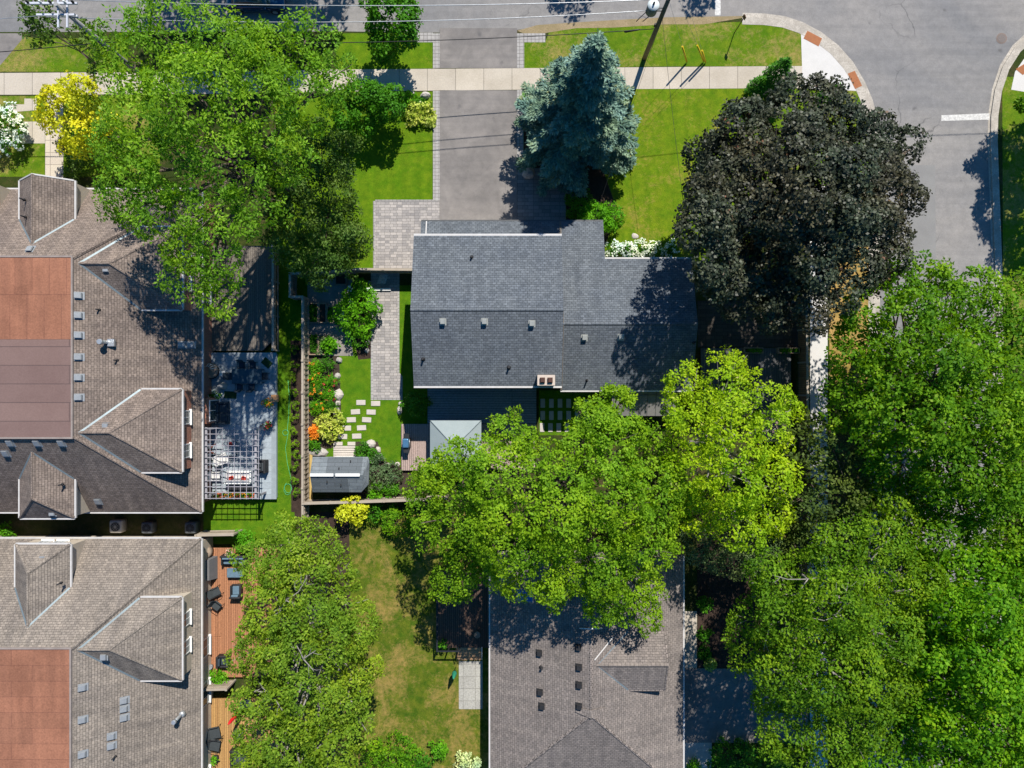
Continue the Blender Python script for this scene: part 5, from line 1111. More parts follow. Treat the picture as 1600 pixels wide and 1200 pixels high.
planter('square terracotta pot beside the red flowers on the terrace edge', at(432, 622, TZ), .27, .45, mat('terracotta', (.62, .32, .14), (.52, .26, .11), 4, .8), None, 5, square=True)
planter('pot of pink flowers by the upper right pergola corner', at(421, 665, TZ), .2, .3, WICK, LF_BUSH, 6, PET_R, lr=.32)
sofa('navy outdoor loveseat by the bay window', at(350, 645, TZ), 1.7, .95, math.pi / 2, FAB_N, FAB_N, 2)
sofa('white sofa with red pillows under the lattice pergola', at(376, 745, TZ), 2.0, 1.0, math.pi, WHITE, FAB_W, 3, pillows=((.55, .02, FAB_R), (-.45, .05, FAB_R)))
chair('white armchair facing the glass table under the pergola', at(352, 716, TZ), math.pi / 2 + .4, WHITE, FAB_W, .8, .8)
chair('second white armchair at the left of the white sofa', at(341, 742, TZ), math.pi / 2, WHITE, FAB_W, .7, .75)
table('grey low table under the upper part of the pergola', at(362, 700, TZ), .95, 1.1, 0, DECKC, DG, .42)
c = at(360, 694, TZ + .42); b = MB(); b.rbox(c + Vector((0, 0, .05)), (.32, .26, .10), .6, .04); b.build('red_pillow', FAB_R, None, 'red cushion lying on the grey low table', 'cushion')
table('dark long bench table below the white sofa under the pergola', at(380, 763, TZ), 1.9, .42, 0, WICK, DG, .45, name='bench')
for i in range(6):
    planter(['terracotta flower pot leftmost of the row at the lower pergola edge', 'second terracotta pot from the left at the lower pergola edge', 'third terracotta pot from the left at the lower pergola edge', 'fourth terracotta pot from the left at the lower pergola edge', 'fifth terracotta pot from the left at the lower pergola edge', 'rightmost terracotta pot at the lower pergola edge'][i], at(338 + i * 11.5, 772, TZ), .17, .22, mat('terracotta', (.62, .32, .14), (.52, .26, .11), 4, .8) if i == 0 else bpy.data.materials['terracotta'], LF_BUSH, 20 + i, PET_R if i % 2 else PET_O, group='flower pots along the pergola', lr=.19)
c = at(333, 702, TZ); R = root('easel', c, 'reddish folding wooden rack under the left side of the pergola', 'rack'); b = MB()
for dx in (-.2, .2): b.tube([c + Vector((dx, -.4, 0)), c + Vector((dx * .6, .1, 1.1))], .03, 5)
for dx in (-.2, .2): b.tube([c + Vector((dx, .45, 0)), c + Vector((dx * .6, .05, 1.1))], .03, 5)
for k in range(3): b.box(c + Vector((0, -.25 + k * .14, .35 + k * .28)), (.42 - k * .05, .10, .03))
b.build('frame', mat('red_wood', (.30, .07, .03), (.22, .05, .02), 5, .7), R)
c = at(412, 742, TZ); sofa('black lounge chair outside the right pergola posts', at(412, 728, TZ), 1.0, .8, -math.pi / 2, WICK, FAB_G, 1, 'lounge_chair')
# hose
b = MB(); rnd = random.Random(3); pts = [P(450, 594, .13), P(452, 620, .13), P(451, 650, .13), P(449, 670, .13)]
for k in range(10): a = k * .75; pts.append(P(446 + 4.5 * math.cos(a), 676 + 4.5 * math.sin(a), .14))
pts += [P(446, 700, .13), P(449, 724, .13), P(454, 745, .13)]
for k in range(16): a = k * .7; pts.append(P(449 + 6 * math.cos(a) + k * .1, 766 + 8 * math.sin(a) - k * .3, .14 + k * .004))
b.tube(pts, .016, 5); b.build('garden_hose', mat('hose_green', (.10, .55, .25), (.08, .45, .2), 5, .4), None, 'thin bright green garden hose snaking along the side lawn', 'hose')
# cedar deck and pine deck of the lower townhouse
deck('orange cedar deck beside the greyish townhouse', [(318, 856), (432, 856), (432, 1058), (318, 1058)], .45, DECKO)
deck('yellowish pine deck with black seats at the bottom left', [(318, 1092), (432, 1092), (432, 1260), (318, 1260)], .45, DECKY)
Z3 = .465
c = at(321, 862, Z3)
b = MB(); b.lathe(at(326, 861, Z3), [(.42, 0), (.45, .5), (.40, .62), (.2, .66), (.02, .67)], 18); b.build('covered_fire_pit', TAN, None, 'round tan covered fire pit in the upper cedar deck corner', 'fire pit')
c = at(331, 886, Z3); b = MB(); w_, d_ = .5, .86; b.hexa([c + Vector(p) for p in ((-.45, -d_, 0), (.45, -d_, 0), (.45, d_, 0), (-.45, d_, 0))], [c + Vector(p) for p in ((-.22, -d_ * .9, .95), (.22, -d_ * .9, .95), (.22, d_ * .9, .95), (-.22, d_ * .9, .95))]); b.build('covered_grill', mat('cover_grey', (.16, .16, .165), (.13, .13, .135), 3, .8), None, 'long grey cover over a grill against the wall on the cedar deck', 'grill cover')
sofa('slate blue garden sofa at the top of the cedar deck', at(369, 873, Z3), 1.95, .82, 0, WICK, FAB_T, 3)
table('blue slatted coffee table below the slate blue sofa', at(371, 893, Z3), 1.3, .72, 0, FAB_T, DG, .42)
sofa('blue striped lounge chair right of the two black chairs', at(372, 922, Z3), .85, 1.0, math.pi, WICK, FAB_T, 1, 'lounge_chair')
chair('upper black sling chair on the cedar deck', at(341, 922, Z3), 2.0, DG, FAB_G, .7, .7, 'black sling chairs on the cedar deck')
chair('lower black sling chair on the cedar deck', at(342, 944, Z3), .9, DG, FAB_G, .7, .7, 'black sling chairs on the cedar deck')
b = MB(); b.rbox(at(340, 975, Z3) + Vector((0, 0, .01)), (.6, 1.9, .03), 0, .02); b.build('deck_hatch', DECKO, None, 'raised rectangular cedar hatch on the cedar deck', 'hatch')
sofa('dark navy seat half under the olive tree on the cedar deck', at(352, 1030, Z3), .9, .9, math.pi / 2, WICK, FAB_N, 1, 'lounge_chair')
planter('small grey pot by the wall at the cedar deck end', at(331, 1040, Z3), .18, .35, VENT, None, 8)
planter('pot with pink flowers behind the slate blue sofa', at(362, 864, Z3), .2, .3, TAN, LF_BUSH, 9, PET_P, lr=.25)
planter('second pink flower pot behind the slate blue sofa', at(373, 864, Z3), .18, .3, TAN, LF_BUSH, 10, PET_R, lr=.22)
chair('upper dark round backed chair on the pine deck', at(339, 1141, Z3), math.pi / 2 + .2, WICK, FAB_G, .95, .9, 'dark chairs on the pine deck')
chair('lower dark round backed chair on the pine deck', at(339, 1160, Z3), math.pi / 2 - .2, WICK, FAB_G, .95, .9, 'dark chairs on the pine deck')
sofa('big black wicker armchair at the bottom of the pine deck', at(379, 1180, Z3), 1.5, 1.45, 0, WICK, FAB_G, 1, 'armchair')
planter('black pot with a leafy plant beside the red parasol', at(376, 1142, Z3), .32, .4, WICK, LF_GREY, 11, lr=.45)
planter('black pot with a small bright plant by the lower dark chair', at(338, 1183, Z3), .3, .35, WICK, LF_VIV, 12, lr=.25)
R = root('parasol', at(379, 1105, Z3), 'closed red parasol standing on the pine deck', 'parasol'); c = wloc(R)
b = MB(); b.tube([c, c + Vector((0, 0, 2.75))], .025, 8); b.lathe(c, [(.25, 0), (.25, .06), (.05, .1)], 14); b.build('pole', DG, R)
b = MB(); b.tube([c + Vector((0, 0, .95)), c + Vector((0, 0, 1.2)), c + Vector((0, 0, 1.6)), c + Vector((0, 0, 1.75)), c + Vector((0, 0, 2.3)), c + Vector((0, 0, 2.7))], [.17, .21, .17, .13, .12, .04], 12); b.build('canopy', mat('parasol_red', (.72, .012, .02), (.60, .01, .015), 5, .7), R)
b = MB(); c = at(386, 1099, Z3); b.lathe(c, [(.45, 0), (.5, .4), (.42, .55), (.3, .56)], 18); b.build('round_cover', FAB_N, None, 'dark round covered seat behind the red parasol', 'cover')
# machines in the gap
def ac(label, px, py, m, s=.75):
    c = P(px, py, .1); R = root('heat_pump', c, label, 'air conditioner', 'air conditioners between the townhouses'); b = MB(); b.rbox(c + Vector((0, 0, .4)), (s, s, .74), 0, .16, 4); b.build('casing', m, R)
    b = MB(); b.tube([c + Vector((0, 0, .772)), c + Vector((0, 0, .79))], s * .36, 20); b.build('fan_grille', BLK, R)
    b = MB()
    for k in range(6): a = k * math.pi / 6; b.box(c + Vector((0, 0, .8)), (s * .72, .02, .012), a)
    b.build('grille_bar', m, R); return R
ac('pale air conditioner, the brightest of the three between the townhouses', 189, 820, mat('ac_pale', (.52, .50, .45), (.42, .40, .36), 5, .6), 1.0)
ac('dark air conditioner in the middle between the townhouses', 237, 822, mat('ac_dark', (.12, .14, .15), (.09, .1, .11), 5, .6), .9); ac('dark air conditioner nearest the terrace end of the gap', 304, 822, bpy.data.materials['ac_dark'], .9)
# ------------------------------------------------------------------ main house garden
deck('slate coloured deck with horizontal boards behind the grey house', [(668, 603), (838, 603), (838, 662), (668, 662)], .5, DECKH)
deck('lower taupe deck with the grill beside the pale gazebo', [(627, 662.5), (838, 662.5), (838, 735), (627, 735)], .42, DECKM)
DZ = .435
R = root('gazebo', at(712, 690, DZ), 'pale grey hip roofed gazebo peeking out of the maple', 'gazebo'); zt = 2.6
a = P(672, 735, zt); c = P(752, 657, zt); cx, cy = (a.x + c.x) / 2, (a.y + c.y) / 2
b = MB(); k1 = V(cx - .02, cy, 3.5); k2 = V(cx + .02, cy, 3.5)
b.roof([[V(a.x, c.y, zt), V(c.x, c.y, zt), k2, k1], [V(a.x, a.y, zt), V(c.x, a.y, zt), k2, k1], [V(a.x, a.y, zt), V(a.x, c.y, zt), k1], [V(c.x, a.y, zt), V(c.x, c.y, zt), k2]], .06)
b.build('roof', mat('gazebo_sheet', (.29, .34, .355), (.25, .30, .315), 1.5, .7), R)
b = MB()
for pr_ in ((V(a.x, c.y, zt), k1), (V(c.x, c.y, zt), k2), (V(a.x, a.y, zt), k1), (V(c.x, a.y, zt), k2)): b.tube([pr_[0] + V(0, 0, .02), pr_[1] + V(0, 0, .03)], .03, 5)
b.build('hip_cap', TRIMG, R)
for x in (a.x + .2, c.x - .2):
    for y in (a.y + .2, c.y - .2): b = MB(); b.box((x, y, (zt + DZ) / 2 - .04), (.12, .12, zt - DZ - .08)); b.build('post', DG, R)
table('small dark table under the pale gazebo', at(712, 695, DZ), 1.2, 1.0, 0, DG, DG)
R = root('grill', at(637, 691, DZ), 'black gas grill with a blue grey lid at the edge of the taupe deck', 'grill'); c = wloc(R)
b = MB(); b.box(c + V(0, 0, .4), (.5, .75, .75)); b.build('cabinet', BLK, R); b = MB(); b.rbox(c + V(-.02, 0, .9), (.5, .72, .24), 0, .1, 4); b.build('lid', mat('grill_lid', (.10, .25, .42), (.08, .2, .34), 3, .3, metal=.4), R)
for s in (-1, 1): b = MB(); b.box(c + V(.02, s * .56, .78), (.44, .34, .04)); b.build('side_shelf', DG, R)
b = MB(); b.tube([c + V(.27, -.3, .88), c + V(.27, .3, .88)], .02, 6); b.build('handle', GALV, R)
# stepping stones
STP = [(564, 629), (587, 630.5), (555.5, 643.5), (580, 644), (549, 656), (573, 656), (541.5, 669), (565, 668.5), (535.5, 682), (557.5, 681.5)]
proto = None; rows = ['nearest the paver path', 'second row from the paver path', 'third row from the paver path', 'fourth row from the paver path', 'row nearest the shed']
for i, (x, y) in enumerate(STP):
    if proto is None:
        b = MB(); c = P(x, y, .1); b.rbox(c + V(0, 0, .03), (.72, .40, .06), 0, .03); o = proto = b.build('stepping_stone', STEP, loc=tuple(c))
    else:
        o = proto.copy(); COL.objects.link(o); o.location = P(x, y, .1); o.rotation_euler.z = .03 * ((i * 7) % 5 - 2)
    tag(o, ('left' if i % 2 == 0 else 'right') + ' pale stepping stone in the back lawn, ' + rows[i // 2], 'stepping stone', 'stepping stones in the back lawn')
# stones of the shaded court behind the house
proto = None
for r in range(3):
    for k in range(6 if r < 2 else 5):
        x = (848 + k * 13.5) if r < 2 else (847 + k * 13); y = (630, 649, 668)[r]
        if proto is None:
            b = MB(); b.rbox(V(0, 0, .03), (.36, .70, .06), 0, .03); o = proto = b.build('court_stone', STEP); o.location = P(x, y, .1)
        else: o = proto.copy(); COL.objects.link(o); o.location = P(x, y, .1)
        tag(o, ['upper', 'middle', 'sunlit lower'][r] + ' row court stone, number ' + ['one', 'two', 'three', 'four', 'five', 'six'][k] + ' from the left', 'paving stone', 'stones of the grass court')
# shed
R = root('garden_shed', P(534, 738, .1), 'small garden shed with a grey two tone roof and white ridge vents', 'shed')
a = P(488.5, 769, 2.2); c = P(576, 714, 2.2); c3 = P(567, 769, 2.2)
b = MB(); b.prism([(a.x + .2, a.y + .2), (c.x - .45, a.y + .2), (c.x - .2, a.y + .9), (c.x - .2, c.y - .2), (a.x + .2, c.y - .2)], .1, 2.12); b.build('wall', mat('shed_siding', (.30, .26, .22), (.24, .21, .18), 3, .8), R)
yr_ = P(0, 742, 2.9).y; SH1 = brick('shed_felt', (.20, .225, .24), (.16, .18, .195), (.10, .11, .12), 1.1, .3, .012, .3, big=(.7, .72, .75), bigs=.8); zt = 2.2
b = MB(); b.roof([[V(a.x, c.y, zt), V(c.x - .05, c.y, zt), V(c.x - .3, yr_, 2.9), V(a.x, yr_, 2.9)], [V(a.x, a.y, zt), V(c.x - .55, a.y, zt), V(c.x - .3, yr_, 2.9), V(a.x, yr_, 2.9)], [V(c.x - .05, c.y, zt), V(c.x - .3, yr_, 2.9), V(c.x - .55, a.y, zt), V(c.x, a.y + .6, zt), V(c.x + .05, c.y - .35, zt)]], .08); b.build('roof', SH1, R)
SH2 = brick('shed_felt_dark', (.115, .13, .145), (.095, .11, .12), (.07, .08, .085), 1.1, .3, .012, .3)
sl_ = .7 / (c.y - yr_); b = MB(); zf_ = lambda y: 2.9 - (y - yr_) * sl_ + .008
x0_, x1_ = a.x + 1.15, c.x - .42; b.hexa([V(x0_, yr_ + .12, zf_(yr_ + .12) - .02), V(x1_, yr_ + .12, zf_(yr_ + .12) - .02), V(x1_, c.y - .02, zf_(c.y - .02) - .02), V(x0_, c.y - .02, zf_(c.y - .02) - .02)], [V(x0_, yr_ + .12, zf_(yr_ + .12)), V(x1_, yr_ + .12, zf_(yr_ + .12)), V(x1_, c.y - .02, zf_(c.y - .02)), V(x0_, c.y - .02, zf_(c.y - .02))]); b.build('felt_patch', SH2, R)
sl_ = .7 / (yr_ - a.y); zf_ = lambda y: 2.9 - (yr_ - y) * sl_ + .008
x0_, x1_ = a.x + .03, a.x + 2.75; b = MB(); b.hexa([V(x0_, a.y + .02, zf_(a.y + .02) - .02), V(x1_, a.y + .02, zf_(a.y + .02) - .02), V(x1_, yr_ - .12, zf_(yr_ - .12) - .02), V(x0_, yr_ - .12, zf_(yr_ - .12) - .02)], [V(x0_, a.y + .02, zf_(a.y + .02)), V(x1_, a.y + .02, zf_(a.y + .02)), V(x1_, yr_ - .12, zf_(yr_ - .12)), V(x0_, yr_ - .12, zf_(yr_ - .12))]); b.build('felt_patch', SH2, R)
for x0_, x1_ in ((a.x + .02, a.x + 1.75), (a.x + 1.9, c.x - .5)): b = MB(); b.box(((x0_ + x1_) / 2, yr_, 2.93), (x1_ - x0_, .22, .08)); b.build('ridge_vent', WHITE, R)
for dx, dy in ((1.2, -.55), (2.2, -.8), (2.1, .45), (2.9, .95)): b = MB(); zz = 2.9 - .35 * abs(dy) / 1.35 * 2; b.box((a.x + dx, yr_ + dy, zz + .05), (.07, .16, .09)); b.build('roof_clip', BLK, R)
b = MB(); b.box((P(537, 0, .9).x, c.y - .17, 1.05), (1.5, .05, 1.85)); b.build('door', WHITE, R)
b = MB()
for k in range(5): b.rect(521, 697 + k * 3.6, 555, 699.9 + k * 3.6, .1, .26)
b.rect(521, 690.5, 535, 696, .1, .25); b.rect(543, 690.5, 555, 696, .1, .25)
b.build('slatted_step', mat('pale_timber', (.56, .50, .44), (.48, .43, .38), 3, .8), None, 'pale slatted timber step in front of the garden shed', 'step')
# raised planters
FR = mat('planter_timber', (.36, .25, .17), (.28, .20, .14), 4, .8)
def bed(label, x0, y0, x1, y1, lm_, seed, h=.42):
    a = P(x0, y1, h); c = P(x1, y0, h); R = root('raised_bed', ((a.x + c.x) / 2, (a.y + c.y) / 2, .1), label, 'raised bed', 'raised beds by the garden fence'); t = .07
    b = MB()
    for (p, q, r_, s_) in ((a.x, a.y, c.x, a.y + t), (a.x, c.y - t, c.x, c.y), (a.x, a.y + t, a.x + t, c.y - t), (c.x - t, a.y + t, c.x, c.y - t)): b.prism([(p, q), (r_, q), (r_, s_), (p, s_)], .1, h)
    b.build('frame', FR, R); b = MB(); b.prism([(a.x + t, a.y + t), (c.x - t, a.y + t), (c.x - t, c.y - t), (a.x + t, c.y - t)], .1, h - .12); b.build('soil', SOIL, R)
    if lm_:
        rng = np.random.default_rng(seed); n = int((c.x - a.x) * (c.y - a.y) * 26); C = np.stack([rng.uniform(a.x + .12, c.x - .12, n), rng.uniform(a.y + .15, c.y - .15, n), rng.uniform(h - .1, h + .12, n)], 1)
        leaf_mesh('foliage', C, np.tile([0, 0, 1.0], (n, 1)), 9, .12, .14, .08, rng, lm_, R)
    return R
bed('upper left raised bed by the garden fence with leafy greens', 482, 473.5, 497, 504.5, LF_BUSH, 1); bed('upper middle raised bed, dark and mostly empty', 497.5, 473.5, 510, 504.5, None, 2); bed('upper right raised bed with a few bright leaves', 510.5, 478, 521.5, 504.5, LF_VIV, 3)
bed('lower left raised bed with rows of green herbs', 482, 522, 496.5, 554.5, LF_BUSH, 4); bed('lower right raised bed beside the squash plant', 497, 523, 509, 554.5, LF_GREY, 5)
bed('raised bed under the serviceberry tree at the garden gate', 523, 425, 541.5, 445, None, 6)
c = P(600.5, 436.5, .115); b = MB(); b.hexa([c + V(*p) for p in ((-.55, -.34, 0), (.1, -.34, 0), (.28, .36, 0), (-.36, .36, 0))], [c + V(*p) for p in ((-.55, -.34, .02), (.1, -.34, .02), (.28, .36, .02), (-.36, .36, .02))]); b.build('door_mat', brick('mat_mosaic', (.62, .42, .32), (.36, .40, .44), (.7, .66, .6), .10, .10, .015, .9), None, 'colourful mosaic patterned mat behind the gate on the paver path', 'mat')
b = MB(); b.rect(581.5, 450, 610.5, 454, .1, .24); b.build('step_board', WHITE, None, 'long white board lying across the paver path behind the gate', 'board')
planter('white round ornament pot beside the paver path below the gate', P(577.5, 464, .1), .2, .3, WHITE, None, 31); planter('small grey wire pot left of the mosaic mat', P(578, 442, .1), .14, .25, VENT, None, 32)
# rocks
RK = [(530, 563, .5, .5, .3, 'grey rock at the foot of the lower raised bed'), (527, 588, .55, .6, .3, 'rock edging the flower bed, second from the top'), (529, 617, .95, 1.0, .4, 'largest pale rock edging the flower bed'), (528, 630, .5, .5, .3, 'small rock below the largest pale rock'), (526, 643, .6, .9, .35, 'long rock edging the bed above the hosta mound'), (530, 655, .4, .4, .25, 'little rock beside the pale hosta mound'),
      (497, 707, 1.7, .8, .4, 'flat grey slab rock between the fence and the shed'), (579, 693.5, .9, .75, .5, 'large round pale boulder right of the shed step'), (591, 703, .5, .55, .35, 'small pale boulder beside the large round one'), (594, 715, .55, .75, .4, 'oblong pale boulder third along the lawn curve'), (606, 727, .5, .4, .3, 'flat pale rock at the tip of the lawn curve'), (621, 726, .5, .5, .3, 'small pale rock near the taupe deck corner'), (625, 641, .45, .8, .35, 'white rock at the left foot of the dark shaded shrub'), (626, 631, .4, .45, .3, 'small cream rock above the white one by the dark shrub'),
      (665, 150, .8, .65, .45, 'white rock beside the sidewalk at the hosta bed'), (645, 147, .4, .4, .25, 'small white stone left of the white rock at the hosta bed'), (826, 271, 1.1, .9, .5, 'flat grey boulder at the lower left foot of the blue spruce'), (992, 369, .6, .5, .12, 'flat white stone lying in the front lawn by the hydrangeas'), (576, 474, .5, .4, .3, 'white stone beside the rose and the paver path'), (574, 535, .4, .5, .25, 'reddish stone at the paver path below the rose'), (574, 548, .4, .45, .25, 'second reddish stone at the paver path')]
for i, (x, y, w_, d_, h_, lb) in enumerate(RK):
    c = P(x, y, .08); b = MB(); b.rock(c, (w_, d_, h_), i + 5); b.build('rock', STEP if ('white' in lb or 'pale' in lb or 'cream' in lb) else STONE, None, lb, 'rock', loc=tuple(c))
# right side yard
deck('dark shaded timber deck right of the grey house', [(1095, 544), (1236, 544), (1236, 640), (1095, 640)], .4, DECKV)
bed('narrow planter box on the deck edge, nearer the grey house', 1163, 543, 1193, 552, LF_BUSH, 7, .8); bed('narrow planter box on the deck edge, nearer the brown fence', 1216, 543, 1250, 552, LF_BUSH, 8, .8)
for o_ in bpy.data.objects:
    if o_.name.startswith('raised_bed') and 'planter box' in o_.get('label', ''): o_['group'] = 'planter boxes on the shaded deck'; o_['category'] = 'planter box'
sofa('grey outdoor sofa under the lime coloured tree', at(1150, 600, .41), 2.0, .9, 0, WICK, FAB_G, 3)
deck('taupe deck patch below the shaded deck, mostly under trees', [(1190, 641), (1236, 641), (1236, 690), (1190, 690)], .4, DECKM)
# bungalow deck
R = deck('dark brown raised deck left of the bungalow', [(683, 892), (763, 892), (763, 1012), (683, 1012)], .8, DECKBR)
b = MB(); a = P(684, 1011, .8); c = P(762, 893, .8)
for x, y in ((a.x + .05, a.y + .05), (a.x + .05, c.y), (a.x + .05, (a.y + c.y) / 2), (a.x + 1.7, a.y + .05), (a.x + .9, a.y + .05)): b.box((x, y, 1.25), (.09, .09, .95))
b.build('railing_post', DG, R); b = MB(); b.box((a.x + .05, (a.y + c.y) / 2, 1.76), (.11, c.y - a.y, .05)); b.box((a.x + .9, a.y + .05, 1.76), (1.75, .11, .048)); b.build('railing', DG, R)
for k in range(4): b = MB(); b.rect(715, 1012 + k * 5, 752, 1016.5 + k * 5, .1, .68 - .16 * k); b.build('stair_tread', mat('tread_tan', (.55, .34, .18), (.46, .28, .15), 4, .8) if k == 0 else bpy.data.materials['tread_tan'], R)
for x in (713, 753): b = MB(); p0 = P(x, 1011, 1.7); p1 = P(x, 1031, 1.0); b.tube([p0, p1], .03, 6); b.tube([p1, V(p1.x, p1.y, .1)], .03, 6); b.build('handrail', WHITE if x > 720 else DG, R)
planter('green potted plant on the dark brown deck corner', at(694, 1002, .81), .22, .3, WICK, LF_BUSH, 41, lr=.35)
planter('tan covered pot on the dark brown deck', at(746, 990, .81), .25, .3, TAN, None, 42)
sheet('concrete_pad', [(717, 1033), (754, 1033), (754, 1108), (717, 1108)], brick('pad_concrete', (.40, .39, .35), (.33, .32, .29), (.26, .25, .22), .95, .95, .02, .6, big=(.85, .85, .85), bigs=.6, off=0), Z2 + .02, 'pale square slab pad below the bungalow deck stairs')
R = root('lawn_umbrella', P(712, 1042, .1), 'closed green umbrella standing by the bungalow deck stairs', 'umbrella'); c = wloc(R); b = MB(); b.tube([c, c + V(0, 0, 2.2)], .02, 6); b.build('pole', DG, R); b = MB(); b.tube([c + V(0, 0, 1.0), c + V(0, 0, 1.3), c + V(0, 0, 1.8), c + V(0, 0, 2.2)], [.16, .2, .12, .03], 10); b.build('canopy', mat('umbrella_green', (.03, .28, .16), (.02, .2, .12), 5, .7), R)
# ------------------------------------------------------------------ poles, wires, sign, guards
WOOD = mat('pole_wood', (.27, .21, .14), (.18, .14, .095), 3, .9, .01, fine=18)
R = root('utility_pole', P(1007, 91, .1), 'wooden utility pole with a grey transformer can right of the blue spruce', 'utility pole'); c = wloc(R)
b = MB(); b.tube([c - V(0, 0, .1), c + V(0, 0, 4), c + V(.02, .02, 11)], [.19, .17, .12], 12); b.build('pole', WOOD, R)
t = P(1021, 8, 7.4); t.z = 6.55; b = MB(); b.lathe(t, [(.36, 0), (.38, .03), (.38, .80), (.36, .84)], 20); tr = b.build('transformer', mat('transformer_grey', (.16, .20, .21), (.13, .16, .17), 3, .5), R)
b = MB(); b.lathe(t + V(0, 0, .842), [(.40, 0), (.40, .04), (.1, .09), (.02, .1)], 20); b.build('lid', mat('lid_pale', (.70, .76, .76), (.6, .66, .66), 3, .4), tr)
b = MB(); b.lathe(t + V(.0, .02, .93), [(.05, 0), (.08, .06), (.05, .12), (.07, .2), (.03, .28)], 10); b.build('bushing', BLK, tr)
b = MB(); b.box((t.x + .5, t.y - .02, 7.1), (.6, .08, .08)); b.box((t.x + .5, t.y - .02, 6.75), (.6, .08, .08)); b.tube([t + V(-.35, -.1, .2), t + V(-.75, -.35, -.1), t + V(-.95, -.5, -.3)], .03, 5); b.tube([t + V(-.1, -.3, .1), t + V(-.5, -.5, -.3)], .03, 5); b.build('bracket', DG, R)
b = MB(); b.box(c + V(-.22, -.05, 5.0), (.12, .12, .35)); b.build('clamp', BLK, R)
R2 = root('utility_pole', P(238, 132, .1), 'utility pole with several pale crossarms in the top left corner', 'utility pole'); c2 = wloc(R2)
b = MB(); b.tube([c2 - V(0, 0, .1), c2 + V(0, 0, 5), c2 + V(0, 0, 11.3)], [.2, .17, .13], 12); b.build('pole', mat('pole_grey', (.36, .36, .35), (.27, .27, .27), 3, .8), R2)
GP = mat('crossarm_pale', (.58, .60, .66), (.48, .50, .56), 5, .5)
for zz, dy, L in ((10.9, .25, 3.2), (10.5, -.25, 2.4), (9.9, .0, 2.0)): b = MB(); b.box(c2 + V(-.5, dy, zz), (L, .12, .12)); b.build('crossarm', GP, R2)
for dx in (-.28, .28): b = MB(); b.box(c2 + V(dx, 0, 10.6), (.10, 2.2, .10)); b.build('brace', GP, R2)
for k, dx in enumerate((-1.9, -1.1, -.5, .4, .9)): b = MB(); b.lathe(c2 + V(dx, .25, 10.96), [(.06, 0), (.09, .06), (.05, .12), (.08, .18), (.03, .26)], 10); b.build('insulator', WHITE if k % 2 else BLK, R2)
def wire(label, a, c, sag, r, m, ext=None):
    b = MB(); a = Vector(a); c = Vector(c); n = 22; pts = []
    for i in range(n + 1):
        t_ = i / n; p = a.lerp(c, t_); p.z -= sag * 4 * t_ * (1 - t_); pts.append(p)
    b.tube(pts, r, 6); return b.build('power_line', m, None, label, 'wire', 'power lines along the main street')
WP = mat('wire_pale', (.46, .48, .50), None, 3, .35, metal=.5, fine=0); WB = mat('wire_black', (.015, .015, .017), None, 3, .5, fine=0)
pr = c + V(0, 0, 0); q_ = c2
wire('topmost thin pale wire between the two utility poles', q_ + V(0, .5, 10.9), pr + V(-.3, .1, 8.0), .75, .028, WP)
wire('second thin pale wire between the two utility poles, below the topmost', q_ + V(0, -.1, 9.9), pr + V(-.3, 0, 6.9), 1.0, .026, WP)
wire('black cable between the two utility poles with a thick splice', q_ + V(0, -.2, 7.0), pr + V(-.2, -.1, 4.6), .9, .03, WB)
b = MB(); p0 = P(975, 50, 4.4); p1 = P(1000, 46, 4.5); b.tube([p0, p0.lerp(p1, .1), p0.lerp(p1, .9), p1], [.03, .075, .06, .03], 8); b.build('cable_splice', WB, None, 'thick black splice closure on the black cable near the transformer pole', 'splice')
wire('pale wire leaving the left edge from the upper crossarm of the left pole', q_ + V(0, .0, 10.2), q_ + V(-22, -.8, 9.6), .3, .022, WP)
wire('black cable leaving the left edge low from the left pole', q_ + V(0, -.2, 6.9), q_ + V(-24, -1.4, 6.2), .4, .03, WB)
wire('wire running right from the transformer pole beyond the top edge', pr + V(0, .3, 10.4), pr + V(40, 2.5, 10.2), .8, .022, WP)
wire('thin service wire from the transformer pole to the grey house eave', pr + V(0, -.2, 6.3), (12.9, 4.4, 6.5), .5, .012, WB)
wire('thin dark service wire to the front lawn side of the grey house', pr + V(0, -.2, 6.2), (6.0, 11.9, 3.1), .4, .010, WB)
YG = mat('guard_yellow', (.82, .56, .02), (.72, .48, .02), 5, .5)
def guard(label, foot, tipz, tip, L):
    R = root('guy_guard', P(*foot, .1), label, 'guy wire guard', 'yellow guy wire guards in the verge'); a_ = wloc(R); d = (pr + V(0, 0, tipz) - a_).normalized()
    b = MB(); b.tube([a_ + d * .15, a_ + d * (L + .15)], .065, 8); b.build('guard', YG, R); b = MB(); b.tube([a_ + d * (L + .15), pr + V(0, 0, tipz)], .010, 5); b.tube([a_ - V(0, 0, .1), a_ + d * .15], .02, 5); b.build('guy_wire', WP, R)
guard('leftmost yellow guy wire guard in the grass verge', (1073.5, 98), 8.2, None, 2.4); guard('middle yellow guy wire guard, the longest one', (1100, 97), 9.6, None, 2.6); guard('rightmost yellow guy wire guard, steepest and next to the longest', (1103, 98.5), 10.9, None, 1.9)
R = root('street_sign', P(1147, 52, .1), 'thin brown street sign post in the verge near the white bar', 'street sign'); c = wloc(R); b = MB(); b.tube([c, c + V(0, 0, 2.6)], .035, 8); b.build('post', mat('post_brown', (.20, .10, .06), (.15, .08, .05), 4, .6), R); b = MB(); b.box(c + V(.0, 0, 2.35), (.03, .32, .4), .5); b.build('sign_plate', bpy.data.materials['post_brown'], R)
c = P(1565, 60, .02); R = root('manhole_cover', c, 'round reddish manhole cover in the asphalt near the far corner', 'manhole cover'); b = MB(); b.tube([c, c + V(0, 0, .012)], .42, 28); b.build('rim', mat('manhole_rim', (.24, .17, .14), (.18, .14, .12), 5, .8), R)
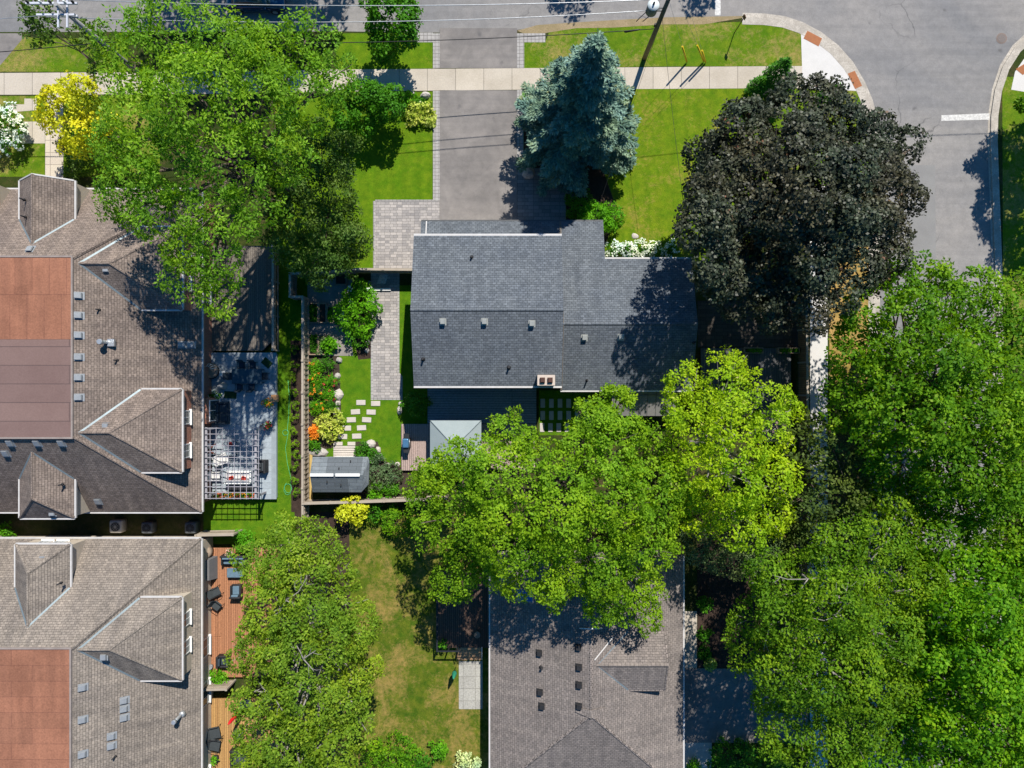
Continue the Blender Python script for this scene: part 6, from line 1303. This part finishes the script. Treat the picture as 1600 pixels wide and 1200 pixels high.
b = MB(); b.tube([c + V(0, 0, .0125), c + V(0, 0, .020)], .33, 28); b.build('lid', mat('manhole_lid', (.20, .165, .15), (.15, .13, .12), 8, .8), R)
# ------------------------------------------------------------------ parked car
R = root('parked_car', P(404, 5, .02), 'dark blue car parked on the shaded street at the top edge', 'car'); c = wloc(R)
CP = mat('car_paint_blue', (.015, .05, .11), (.012, .042, .095), 2, .18, metal=.4, coat=1, fine=0)
def sect(x, prof): return [c + V(x, y, z) for y, z in prof]
def hull(stations, nm_, m_, par):
    b = MB(); rings = []
    for x, hw, z0, z1, tum in stations:
        rings.append([c + V(x, y * hw, z0 + (z1 - z0) * zz) for y, zz in ((-.86, 0), (-1, .18), (-1, .55), (-.97, .80), (-.97 + tum, 1), (.97 - tum, 1), (.97, .80), (1, .55), (1, .18), (.86, 0))])
    b.tube_rings(rings); return b.build(nm_, m_, par)
body = hull([(-2.25, .70, .35, .72, .1), (-2.18, .80, .28, .86, .12), (-1.6, .88, .22, .95, .1), (-.9, .90, .20, 1.0, .08), (0, .90, .20, 1.0, .08), (.9, .90, .20, .98, .08), (1.6, .88, .22, .90, .12), (2.1, .80, .26, .80, .16), (2.28, .66, .34, .66, .16)], 'body', CP, R)
b = MB(); rings = []
for x, hw, z1, tm in ((-1.75, .80, .97, .02), (-1.15, .80, 1.42, .20), (-.3, .80, 1.50, .22), (.45, .80, 1.45, .22), (1.25, .80, .99, .03)): rings.append([c + V(x, -hw, .93), c + V(x, -hw + tm, z1), c + V(x, hw - tm, z1), c + V(x, hw, .93)])
b.tube_rings(rings); cab = b.build('cabin', GLASS, R)
b = MB(); rings = []
for x, hw, z in ((-1.12, .58, 1.44), (-.3, .60, 1.52), (.42, .58, 1.47)): rings.append([c + V(x, -hw, z - .03), c + V(x, -hw * .97, z + .01), c + V(x, hw * .97, z + .01), c + V(x, hw, z - .03)])
b.tube_rings(rings); b.build('roof_panel', CP, R)
for x in (-1.4, 1.42):
    for y in (-.82, .82):
        b = MB(); b.tube([c + V(x, y - .1, .33), c + V(x, y + .1, .33)], .33, 20); wh = b.build('wheel', BLK, R); b = MB(); b.tube([c + V(x, y - .108, .33), c + V(x, y + .108, .33)], .2, 14); b.build('rim', GALV, wh)
for y in (-.62, .62):
    b = MB(); b.rbox(c + V(2.14, y, .62), (.22, .3, .14), 0, .05); b.build('headlight', WHITE, R); b = MB(); b.rbox(c + V(-2.17, y, .72), (.14, .3, .14), 0, .05); b.build('taillight', FAB_R, R)
    b = MB(); b.rbox(c + V(.85, y * 1.55, 1.0), (.16, .2, .12), 0, .05); b.build('mirror', CP, R)
